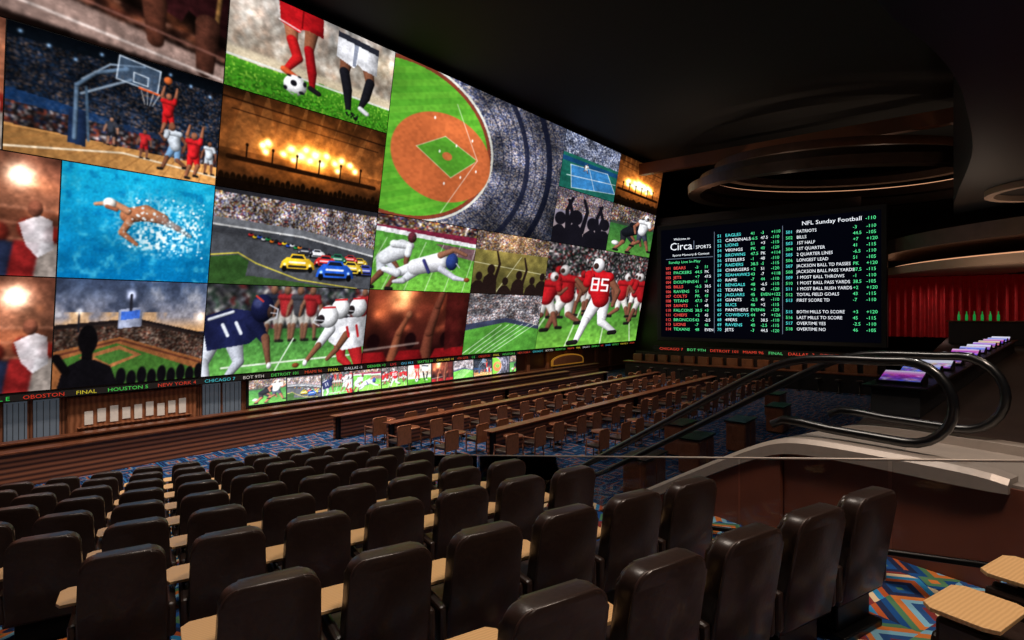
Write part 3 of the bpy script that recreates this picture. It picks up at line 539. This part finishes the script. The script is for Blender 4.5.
for i in range(len(RB)):
    b0=RB[i]-.3; b1=(RB[i+1]-.3) if i+1<len(RB) else RB[i]+1.3
    struct('floor',boxme((-6.5,6.4,b0,b1-.002,0.001,max(FZ[i],.02))),M['carpet'],MS)
struct('floor',boxme((-6.5,6.4,-3,RB[0]-.302,0.001,2.75)),M['carpet'],MS)

# mezzanine bulkhead slab with curved edge
ed=[(4.4,7.2),(5.7,9.1),(8.07,10.8),(9.9,12.5),(11.4,14.2),(12.9,15.9),(14.4,17.7),(16.2,20.2),(18.4,23.4),(21,27),(23,29.5)]
for _ in range(2):
    n2=[ed[0]]
    for a,b in zip(ed,ed[1:]): n2+=[(.75*a[0]+.25*b[0],.75*a[1]+.25*b[1]),(.25*a[0]+.75*b[0],.25*a[1]+.75*b[1])]
    ed=n2+[ed[-1]]
struct('ceiling',prism(ed+[(60,29.5),(60,4)],'z',9.7,16.69),M['soffit'])
struct('trim_1',boxme((40,40.5,-8,20,15.25,16.1)),M['vslat'],MW)
def arc(cx,cy,rx,ry,z0,z1,w,m,name,t0=0,t1=360,n=96):
    bm=bmesh.new(); R4=[]; full=(t1-t0>=360)
    for k in range(n if full else n+1):
        t=math.radians(t0+(t1-t0)*k/n); c,s=math.cos(t),math.sin(t)
        R4.append([bm.verts.new(((rx-q)*c,(ry-q)*s,z)) for q,z in ((0,z0),(0,z1),(w,z1),(w,z0))])
    prs=list(zip(R4,R4[1:]))+([(R4[-1],R4[0])] if full else [])
    for A,B in prs:
        for j in range(4): bm.faces.new((A[j],B[j],B[(j+1)%4],A[(j+1)%4]))
    if not full: bm.faces.new(R4[0]); bm.faces.new(R4[-1][::-1])
    return obj(name,bm2me(bm,name),m,None,Matrix.Translation((cx,cy,0)),kind='structure')
# stepped oval opening above the far bar
arc(22.6,38.5,10.4,7.4,12.9,13.5,.8,M['bronze'],'trim_2')
arc(22.6,38.5,9.6,6.7,13.55,14.1,.7,M['bronze'],'trim_3')
arc(22.6,38.5,8.6,5.9,14.4,14.9,.6,M['bronze'],'trim_4')
arc(22.6,38.5,9.2,6.3,14.12,14.18,.12,M['warm'],'trim_5')
# curved upper-lounge soffits
arc(37.4,30,15.0,15.0,6.95,7.4,6,M['beige'],'trim_6',140,235)
arc(37.4,30,15.2,15.2,8.2,9.0,7,M['bronze'],'trim_7',140,235)
arc(37.4,30,14.6,14.6,7.42,7.5,.25,M['warm'],'trim_8',140,235)
arc(21.6,22.2,2.4,2.4,9.45,9.69,.3,M['beige'],'trim_9')

# lower facade below the video wall
fa=empty('wall_cabinetry',MW@Matrix.Translation((0,22.95,0)),'walnut cabinetry run beneath the ticker display','cabinetry')
obj('wood_panel',boxme((0,45,0,.04,0,1.93)),M['vslat'],fa)
for a,b in ((2.9,3.5),(3.6,4.15),(4.3,4.95),(9.35,10.0),(10.1,10.8)):
    g=obj('speaker_cabinet',boxme((a,b,-.06,0,.42,1.92),bev=.01),M['greycab'],fa); g['label']='grey slatted cabinet front'
    for q in range(4): 
        xq=a+(b-a)*(q+.5)/4; obj('grille_slat',boxme((xq-.008,xq+.008,-.07,-.06,.46,1.88)),M['black'],g)
obj('niche',boxme((5.15,9.1,-.1,0,.4,1.9),bev=.01),M['walnut'],fa)
obj('niche_shelf',boxme((5.4,8.9,-.2,-.1,.86,.9),bev=.005),M['walnut'],fa)
for k in range(9):
    x=5.6+k*.36; obj('cream_tile',boxme((x,x+.24,-.13,-.1,.95+.05*(k%2),1.4+.05*(k%3)),bev=.01),M['cream'],fa)
obj('ledge',boxme((0,45,-.3,0,.34,.4),bev=.01),M['walnut'],fa)
for k in range(6):
    x=29.5+2.2*k; obj('pilaster',boxme((x,x+.35,-.15,0,0,1.93),bev=.01),M['walnut'],fa)
sg=empty('arched_sign',MW@Matrix.Translation((33.6,22.3,1.0)),'small gold arched plaque lit above a dark counter','sign')
obj('plaque',prism([(-2.0,0),(2.0,0)]+[(2.0*math.cos(t),.3+.45*math.sin(t)) for t in [k*math.pi/14 for k in range(15)]],'y',-.05,.05),M['gold'],sg)
obj('plaque_inset',prism([(-1.85,.07),(1.85,.07)]+[(1.85*math.cos(t),.29+.36*math.sin(t)) for t in [k*math.pi/14 for k in range(15)]],'y',-.07,-.051),M['walnut'],sg)
obj('plaque_stand',boxme((-1.6,1.6,-.2,.2,-1.0,-.01),bev=.02),M['darkbrown'],sg)
for yy,x1 in ((19.8,30),(21.2,36)):
    e=empty('low_partition',MW,'long low walnut slat partition on the carpet','partition')
    obj('slat_body',boxme((-2,x1,yy,yy+.25,0,.92)),M['slat'],e); obj('cap_rail',boxme((-2,x1,yy-.08,yy+.33,.92,.98),bev=.01),M['copper'],e)

# ---------------------------------------------------------------- odds board
BM=Matrix(((.775,0,-.632,0),(-.632,0,-.775,0),(0,1,0,0),(0,0,0,1)))
o=MW@Vector((40,18.2,2.85))
ob=empty('odds_board',Matrix.Translation(o)@BM,'large black LED betting odds board with coloured lettering','display board')
obj('board_frame',boxme((-.35,14.2,-.3,8.3,-.6,-.02),bev=.05),M['black'],ob)
scr=mat('board_screen',(2,2,5),.7,noise=.2,emit=(8,10,26),es=.3,spec=.03)
obj('board_screen',boxme((0,13.9,0,7.95,-.02,0)),scr,ob)
G=(80,220,140);W_=(225,228,235);RD=(230,76,70);CY=(80,210,210);YL=(200,180,80)
def brow(y,items): obj('board_text',rowme(items),None,ob,Matrix.Translation((0,y,.01)))
for k,l in enumerate(((2.5,2.53,6.4,7.0),(.4,3.9,5.75,5.775),(3.98,4.0,.4,7.5),(8.45,8.47,.4,7.5))): obj('board_line',boxme((*l,0,.01)),emc((110,120,140)),ob)
brow(7.12,[('Welcome to',1.0,.24,1,W_)]); brow(6.4,[('Circa',.7,.78,1.0,W_),('SPORTS',2.65,.34,.95,W_)]); brow(5.95,[('Sports Memory & Contest',.9,.22,1.15,W_)])
brow(5.42,[('Sunday Live In-Play',.6,.26,1.2,G)])
T1=['BEARS','PACKERS','JETS','DOLPHINS','BILLS','RAVENS','COLTS','TITANS','SAINTS','FALCONS','CHIEFS','BRONCOS','LIONS','TEXANS']
N=['-3','44.5','+7','41','-6.5','51','PK','47.5','-1','38.5','+2','43','-7','48','+3','45','-2.5','46','EVEN','44','-5','40','+1','49']
for i in range(14):
    brow(4.98-.345*i,[(str(101+i),.35,.29,1.0,RD),(T1[i],.98,.29,1.15,RD if i%2==0 else G),(N[i],2.6,.28,1.1,G),(N[(i+5)%20] ,3.3,.28,.95,W_ if i%3 else G)])
T2=['EAGLES','CARDINALS','LIONS','VIKINGS','BROWNS','STEELERS','RAIDERS','CHARGERS','SEAHAWKS','RAMS','BENGALS','TEXANS','JAGUARS','GIANTS','BUCS','PANTHERS','COWBOYS','49ERS','RAVENS','JETS']
for i in range(20):
    brow(7.08-.345*i,[(str(51+i),4.2,.29,1.0,CY),(T2[i],4.75,.29,1.1,CY if i%2==0 else W_),(N[(i+3)%22],6.45,.28,1.05,G),(N[(i*7)%22],7.1,.28,.95,W_ if i%3 else G),('-1'+str(5+(i*5)%20) if i%4 else '+1'+str(10+i),7.75,.28,1.0,G)])
brow(7.42,[('NFL Sunday Football',9.6,.36,1.1,W_),('-110',13.1,.3,1,G)])
L3=['PATRIOTS','BILLS','1ST HALF','1ST QUARTER','2 QUARTER LINES','LONGEST LEAD','JACKSON BALL TD PASSES','JACKSON BALL PASS YARDS','1 MOST BALL THROWS','1 MOST BALL PASS YARDS','1 MOST BALL RUSH YARDS','TOTAL FIELD GOALS','FIRST SCORE TD','','BOTH MILLS TO SCORE','LAST MILLS TO SCORE','OVERTIME YES','OVERTIME NO']
for i,t in enumerate(L3):
    if t: brow(6.95-.37*i,[(str(501+i),8.65,.28,1.0,G if i%2 else CY),(t,9.3,.28,.92,W_),(N[i],12.45,.28,.95,G),(['-110','-105','+120','-115'][i%4],13.15,.28,1.0,G)])
t2=empty('ticker_display',Matrix.Translation(MW@Vector((39.7,18.5,1.85)))@BM,'short LED ticker strip below the odds board','ticker display')
obj('ticker_body',boxme((-.2,15,-.06,.34,-.2,-.01)),M['black'],t2)
xx=.3;k=5
while xx<13.5:
    w,c=words[k%len(words)]; me=textme(w,.26,1.3); wd=max(v.co.x for v in me.vertices); obj('ticker_text',me,emc(dim((225,70,50),.8) if k%3 else dim((90,210,120),.8)),t2,Matrix.Translation((xx,.05,0))); xx+=wd+.3; k+=1

# ---------------------------------------------------------------- theatre chairs
def backprof(w0,w1,z0,z1,r=.13,n=6):
    pts=[(-w0/2,z0),(w0/2,z0)]
    pts+=[(w1/2-r+r*math.cos(t)+.0,z1-r+r*math.sin(t)) for t in [k*math.pi/2/n for k in range(n+1)]]
    pts+=[(-(w1/2-r)-r*math.sin(t),z1-r+r*math.cos(t)) for t in [k*math.pi/2/n for k in range(n+1)]]
    return pts
SH=Matrix(((1,0,0,0),(0,1,-.16,.18),(0,0,1,0),(0,0,0,1)))
pb=backprof(.635,.57,.3,1.14,.11)
me_back=prism(pb,'y',.0,.15,.032); me_back.transform(SH)
for p in me_back.polygons: p.use_smooth=True
pin=backprof(.53,.47,.36,1.10,.08)
me_pad=prism(pin,'y',.13,.2,.025); me_pad.transform(SH)
me_pipe=tube([(x*.985,.018,z if z<.4 else z-.006) for x,z in pb],.007,6,True); me_pipe.transform(SH)
me_seat=boxme((-.29,.29,.16,.72,.34,.5),bev=.05,seg=3)
me_arm=boxme((-.035,.035,.12,.66,.34,.62),bev=.025,seg=2)
me_base=boxme((-.24,.24,.2,.6,.06,.34),(-.28,.28,.12,.66,0,.06),bev=.012)
tb=[(-.19,-.17),(.19,-.17),(.22,-.11),(.22,.12),(.17,.17),(-.17,.17),(-.22,.12),(-.22,-.11)]
me_tab=prism(tb,'z',.68,.705,.004)
me_tarm=boxme((-.02,.02,-.1,.1,.64,.68),(-.015,.015,-.015,.015,.5,.66))
for me,m in ((me_back,M['leather']),(me_pad,M['leather']),(me_pipe,M['piping']),(me_seat,M['leather']),(me_arm,M['leather']),(me_base,M['blackmetal']),(me_tab,M['oak']),(me_tarm,M['blackmetal'])): me.materials.append(m)
def chair(a,b,z):
    e=empty('theatre_chair',MS@Matrix.Translation((a+.03,b,z)),'dark brown leather theatre chair with high rounded back and oak tablet','chair','theatre chairs in tiered rows')
    bk=obj('backrest',me_back,None,e); obj('piping',me_pipe,None,bk); obj('back_cushion',me_pad,None,bk)
    obj('seat',me_seat,None,e)
    for s in (-1,1): obj('armrest',me_arm,None,e,Matrix.Translation((.325*s,0,0)))
    obj('base',me_base,None,e)
    t=obj('tablet',me_tab,None,e,Matrix.Translation((-.24,.52,0))); t['label']='light oak tablet'
    obj('tablet_arm',me_tarm,None,t,Matrix.Translation((-.08,0,0)))
ends=[4.65,4.64,4.29,4.22,4.26,4.23,4.23,4.23,4.23,4.23]; starts=[3.8,1.6,.5,-.3,-1.0]
for i in range(len(RB)):
    s0=starts[i] if i<len(starts) else -.21*RB[i]-.8
    a=ends[i]
    while a>s0-.02:
        chair(a,RB[i],FZ[i]); a-=.75

# ---------------------------------------------------------------- stair glass guard
gg=empty('glass_guard',MS,'frameless glass stair guard with slim steel rail','glass railing')
def gz(b): return 4.7-1.17-.21*(b-1.65)
bs=[1.0+1.6*k for k in range(10)]
for b0,b1 in zip(bs,bs[1:]):
    pan=prism([(b0+.02,gz(b0)-.8),(b1-.02,gz(b1)-.8),(b1-.02,gz(b1)),(b0+.02,gz(b0))],'x',5.70,5.712)
    obj('glass_panel',pan,M['glass'],gg)
obj('top_rail',tube([(5.706,b,gz(b)+.012) for b in (1.0,15.4)],.012,8),M['silver'],gg)
obj('base_channel',tube([(5.706,b,gz(b)-.84) for b in (1.0,15.4)],.03,8),M['blackmetal'],gg)

# ---------------------------------------------------------------- escalator
es=empty('escalator',MS,'escalator with black handrails, glass balustrades and steel cladding','escalator')
ZF=3.15; T30=math.tan(math.radians(30)); BK=4.1; BL=BK+ZF/T30; BE=BL+1.5
def fl(b):
    def soft(x,k=.35): return .5*(x+math.sqrt(x*x+k*k))
    return ZF-T30*(soft(b-BK)-soft(b-BL))
NC=2.84; RR=.42
path=[(NC+1.5,ZF+.14),(NC+1.35,ZF+.22),(NC+1.1,ZF+.22),(NC+.8,ZF+.2),(NC+.3,ZF+.2)]
path+=[(NC-RR*math.sin(t),ZF+.62-RR*math.cos(t)) for t in [k*math.pi/12 for k in range(13)]]
b=NC+.25
while b<BE-.6: path.append((b,fl(b)+1.04)); b+=.2
NE=BE-.42; path+=[(NE+RR*math.sin(t),.02+.62+RR*math.cos(t)) for t in [k*math.pi/12 for k in range(13)]]+[(NE-.4,.22)]
for a,sd in ((6.55,-1),(7.85,1)):
    obj('handrail',tube([(a,b,z) for b,z in path],.05,12,sq=1.0),M['rubber'],es)
    bm=bmesh.new(); st=[NC-RR+.02+k*.06 for k in range(8)]+[NC+.1+.2*k for k in range(int((NE-NC)/.2))]
    V=[]
    for b in st:
        if b<NC: top=ZF+.62+math.sqrt(max(0,(RR-.02)**2-(NC-b)**2)); bot=ZF+.62-math.sqrt(max(0,(RR-.02)**2-(NC-b)**2))
        else: top=fl(b)+1.01; bot=fl(b)+.1
        V.append([bm.verts.new((a+q,b,z)) for q,z in ((-.006,bot),(-.006,top),(.006,top),(.006,bot))])
    for A,B in zip(V,V[1:]):
        for j in range(4): bm.faces.new((A[j],B[j],B[(j+1)%4],A[(j+1)%4]))
    obj('glass_balustrade',bm2me(bm,'g'),M['glass'],es)
    bm=bmesh.new(); V=[]
    st=[1.95+.12*k for k in range(int((BE-1.95)/.12))]
    for b in st:
        z=fl(b); e=min(1,(b-1.9)/.5); e=math.sqrt(max(.02,1-(1-e)**2)); tp=z+.03+.09*e
        q0,q1=(-.14-.1*e,.06) if sd<0 else (-.06,.14+.1*e)
        x0,x1=a+q0,a+q1
        o=[(x0,z-.06),(x0,tp-.05),(x0+(.05 if sd<0 else 0),tp),(x1-(.0 if sd<0 else .05),tp),(x1,tp-.05),(x1,z-.06)]
        V.append([bm.verts.new((x,b,zz)) for x,zz in o])
    for A,B in zip(V,V[1:]):
        for j in range(6): bm.faces.new((A[j],B[j],B[(j+1)%6],A[(j+1)%6]))
    bm.faces.new(V[0]); bm.faces.new(V[-1][::-1])
    obj('skirt_cladding',bm2me(bm,'sk'),M['silver'],es)
bm=bmesh.new(); V=[]
for k in range(60):
    b=4.12+(BE-4.12)*k/59; V.append([bm.verts.new((x,b,z)) for x,z in ((6.36,.003),(6.36,fl(b)-.065),(8.06,fl(b)-.065),(8.06,.003))])
for A,B in zip(V,V[1:]):
    for j in range(4): bm.faces.new((A[j],B[j],B[(j+1)%4],A[(j+1)%4]))
bm.faces.new(V[0]); bm.faces.new(V[-1][::-1])
obj('truss_cladding',bm2me(bm,'tr'),M['brown'],es)
b=BK+.1
while b<BL:
    z=fl(b+.2); obj('step',boxme((6.66,7.74,b,b+.4,z-.06,z+.03),bev=.01),M['blackmetal'],es); b+=.4
obj('landing_plate',boxme((6.46,8.0,-1.0,4.15,ZF-.03,ZF+.01),bev=.004),M['silver'],es)

# ---------------------------------------------------------------- lounge furniture
bs_=backprof(.58,.56,.36,.96,.06)
lb=prism(bs_,'y',-.30,-.27,.008); lb.materials.append(M['tan'])
lfr=tube([(x,-.285,z) for x,z in bs_],.024,8,True); lfr.materials.append(M['walnut'])
ls=boxme((-.27,.27,-.27,.27,.38,.48),bev=.035,seg=3); ls.materials.append(M['leather'])
lg=lathe([(.018,0),(.024,.4)],8); lg.materials.append(M['walnut'])
la=boxme((-.02,.02,-.28,.2,.62,.66),(-.015,.015,.16,.2,.4,.62),bev=.006); la.materials.append(M['walnut'])
tt=lathe([(.30,.70),(.33,.71),(.33,.74),(.31,.75)],22); tt.materials.append(M['copper'])
tp=lathe([(.2,0),(.2,.02),(.03,.05),(.03,.66),(.1,.7)],14); tp.materials.append(M['blackmetal'])
def lchair(x,y,rot,z=0,grp='lounge chairs on the main floor'):
    e=empty('lounge_chair',MW@Matrix.Translation((x,y,z))@Matrix.Rotation(rot,4,'Z'),'square-backed lounge chair with tan cane panel and walnut frame','chair',grp)
    bk=obj('backrest',lb,None,e); obj('back_frame',lfr,None,bk); obj('seat',ls,None,e)
    for s in (-.29,.29): obj('armrest',la,None,e,Matrix.Translation((s,0,0)))
    for q in ((-.24,-.24),(.24,-.24),(-.24,.24),(.24,.24)): obj('leg',lg,None,e,Matrix.Translation((q[0],q[1],0)))
def ltable(x,y):
    e=empty('lounge_table',MW@Matrix.Translation((x,y,0)),'small round copper-topped pedestal table','table','lounge tables on the main floor')
    obj('table_top',tt,None,e); obj('pedestal',tp,None,e)
for r,(yy,x0) in enumerate(((9.4,15.8),(11.2,13.4),(13.0,12.6),(14.8,12.2),(16.6,12.6))):
    x=x0
    while x<34:
        lchair(x,yy,0); ltable(x+.72,yy+.25); lchair(x+1.44,yy,0); x+=2.5
for yy,x0,x1 in ((18.3,12,32),(12.1,13.6,34),(15.7,12.4,34)):
    e=empty('lounge_counter',MW@Matrix.Translation((0,yy,0)),'long dark counter with copper-edged top facing the screens','counter','long lounge counters')
    obj('counter_top',boxme((x0,x1,-.2,.2,.84,.88),bev=.01),M['copper'],e); obj('counter_front',boxme((x0+.1,x1-.1,.05,.12,0,.84),bev=.01),M['slat'],e)
    for s in (x0+.2,(x0+x1)/2,x1-.2): obj('support',boxme((s-.05,s+.05,-.15,.05,0,.84),bev=.01),M['blackmetal'],e)
for x,y in ((13.5,6.6),(16.5,6.4),(20,6.2),(24,6.0),(18.2,7.6),(27.5,7)):
    e=empty('service_station',MW@Matrix.Translation((x,y,0)),'copper-clad service station with dark top','cabinet','copper service stations')
    obj('body',boxme((-.6,.6,-.3,.3,.06,1.0),bev=.02),M['copper'],e); obj('counter_top',boxme((-.66,.66,-.36,.36,1.0,1.05),bev=.01),M['blackmetal'],e); obj('plinth',boxme((-.55,.55,-.25,.25,0,.06)),M['black'],e)
    for s in (-.3,.3): obj('door',boxme((s-.27,s+.27,-.325,-.3,.12,.94),bev=.01),M['copper'],e)
fb=empty('bar_counter',MW@Matrix.Translation((38,12,0)),'long walnut bar counter with back shelves below the odds board','bar')
obj('bar_front',boxme((-.3,.3,-8,8,0,1.05),bev=.02),M['darkbrown'],fb); obj('bar_top',boxme((-.45,.4,-8.1,8.1,1.05,1.12),bev=.01),M['copper'],fb)
for k in range(16): obj('back_shelf_niche',boxme((1.2,1.45,-7.6+k,-6.9+k,1.0,1.55),bev=.02),M['walnut'],fb)
obj('back_wall',boxme((1.45,1.55,-8,8,0,1.75)),M['darkbrown'],fb)
stp=lathe([(.18,0),(.18,.02),(.03,.04),(.03,.72)],14); stp.materials.append(M['blackmetal']); sts=lathe([(.17,.72),(.2,.74),(.2,.8),(.17,.82)],18); sts.materials.append(M['leather'])
for k in range(14):
    e=empty('bar_stool',MW@Matrix.Translation((37.2,5+k*1.05,0)),'round leather bar stool on a black pedestal','stool','bar stools along the far bar'); obj('seat',sts,None,e); obj('pedestal',stp,None,e)

# ---------------------------------------------------------------- upper lounge
CM=Matrix.Translation((5.95,8.75,3.12))@Matrix.Rotation(math.radians(45.5),4,'Z')
ct=empty('gaming_counter',CM,'dark bar counter holding angled gaming screens','counter')
obj('counter_body',boxme((-.2,20,-.32,.32,0,.42),bev=.02),M['black'],ct); obj('counter_top',boxme((-.3,20.1,-.42,.42,.42,.46),bev=.01),M['blackmetal'],ct)
def p_game(k):
    c=Cv(30,22,1.5,(200,200,220)); pal=[(200,50,170),(70,90,230),(215,215,240),(140,60,210),(220,170,90)]
    c.grad(0,.5,(225,225,240),pal[k%5]); c.grad(.5,1,pal[k%5],pal[(k+1)%5]); c.crowd((c.y>.4)*1.,pal,4,k,.5); return c.i*.92
for k in range(13):
    e=empty('gaming_screen',CM@Matrix.Translation((.35+1.5*k,0,.462)),'angled bartop gaming screen glowing white and pink','gaming machine','bartop gaming screens')
    obj('housing',prism([(-.26,0),(.26,0),(.26,.16),(-.26,.04)],'y',-.3,.3,0),M['blackmetal'],e)
    obj('screen',gridmesh(p_game(k),lambda u,v:np.stack([-.24+.48*v,.27-.54*u,.05+.115*v],-1),'gs'),None,e)
bm=bmesh.new(); V=[]
for k in range(900):
    y=7-36*k/899; x=44+.28*math.sin(k*.62)+.1*math.sin(k*.23); V.append([bm.verts.new((x,y,z)) for z in (3.13,4.6,6.9)])
for A,B in zip(V,V[1:]):
    for j in range(2): bm.faces.new((A[j],B[j],B[j+1],A[j+1]))
obj('red_curtain',bm2me(bm,'cur',True),M['red'],None,MW,label='deep red pleated velvet curtain along the upper lounge',cat='curtain')
ub=empty('bar_counter',MW@Matrix.Translation((36,-4,3.12)),'dark upper lounge bar counter with bottles','bar')
obj('bar_front',boxme((-.3,.3,-6,5,0,1.1),bev=.02),M['darkbrown'],ub); obj('bar_top',boxme((-.4,.4,-6.1,5.1,1.1,1.16),bev=.01),M['copper'],ub)
bt=lathe([(.05,0),(.055,.02),(.055,.26),(.02,.34),(.02,.44),(.025,.45)],12); bt.materials.append(M['bottle'])
for k in range(6):
    obj('bottle',bt,None,None,MW@Matrix.Translation((36+.1*(k%2),.6-.3*k,4.28)),label='lit green glass bottle on the bar',cat='bottle',group='green bottles on the bar')
for k in range(8): lchair(19+2.1*k,-3.4-.7*(k%2),.3*(k%3),3.12,'upper lounge chairs')

# ---------------------------------------------------------------- lights
def area(loc,size,pw,col,rot=(0,0,0)):
    l=bpy.data.lights.new('lamp','AREA'); l.size=size; l.energy=pw; l.color=col; o=bpy.data.objects.new('added_area_lamp',l); o.location=loc; o.rotation_euler=rot; reg(o,label='unseen area lamp added over the seating',cat='lamp')  # unseen soft lamps added for lighting, no fixtures modelled
def spot(loc,pw,col,ang=70,rot=(0,0,0)):
    l=bpy.data.lights.new('lamp','SPOT'); l.energy=pw; l.color=col; l.spot_size=math.radians(ang); l.spot_blend=.8; l.shadow_soft_size=.15; o=bpy.data.objects.new('spot_lamp',l); o.location=loc; o.rotation_euler=rot; reg(o,label='unseen spotlight added to light the room',cat='lamp')  # unseen spots without fixtures
area((-3,9,16.4),4,900,(1,.86,.74))
area((3.5,1.5,12),1.5,680,(1,.80,.65))  # added fill hanging near the camera for highlights on the seat backs
for x,y in ((13,11.5),(17,14),(21,12),(25,15),(29,11),(33,15),(20,17.5),(14,16)):
    p=MW@Vector((x,y,15)); spot(p,2000,(1,.76,.58),46)
for x,y in ((4,17.5),(8,18),(12,18.3),(17,18.6),(23,18.8),(29,18.8)):
    p=MW@Vector((x,y,11)); spot(p,2600,(1,.84,.72),95)  # spots added in mid-air to brighten the carpet and low partitions
for x,y in ((10,-2),(16,-3),(23,-3.5)):
    p=MW@Vector((x,y,9.5)); spot(p,200,(1,.8,.62),100)
p=MS@Vector((6.9,3.4,9.4)); spot(p,420,(1,.92,.84),60)  # added spot brightening the escalator cladding
for y in (2,-3,-8): p=MW@Vector((42.3,y,6.9)); spot(p,220,(1,.7,.6),150)  # added spots brightening the red curtain
for y in (3,-2,-7): 
    p=MW@Vector((33,y-3,4.4)); spot(p,240,(1,.78,.6),150,(math.pi,0,0))  # added uplights hanging free below the upper-lounge soffits
p=MW@Vector((37,10,8)); spot(p,700,(1,.7,.45),120)
for x in (12,18,24,30): spot((x,37,11.4),150,(1,.72,.52),150,(math.pi,0,0))  # added uplights so the stepped oval rings look lit from below
w=bpy.data.worlds.new('World'); S.world=w; w.use_nodes=True; w.node_tree.nodes['Background'].inputs[0].default_value=(.05,.05,.06,1); w.node_tree.nodes['Background'].inputs[1].default_value=.3

# ---------------------------------------------------------------- camera
cd=bpy.data.cameras.new('camera'); cd.sensor_width=36; cd.lens=36*567/1024; cd.shift_y=-8/1024; cd.clip_end=300; cd.clip_start=.05
co=bpy.data.objects.new('camera',cd); COL.objects.link(co); co.location=(0,0,4.7); co.rotation_euler=(math.radians(90),0,0); S.camera=co
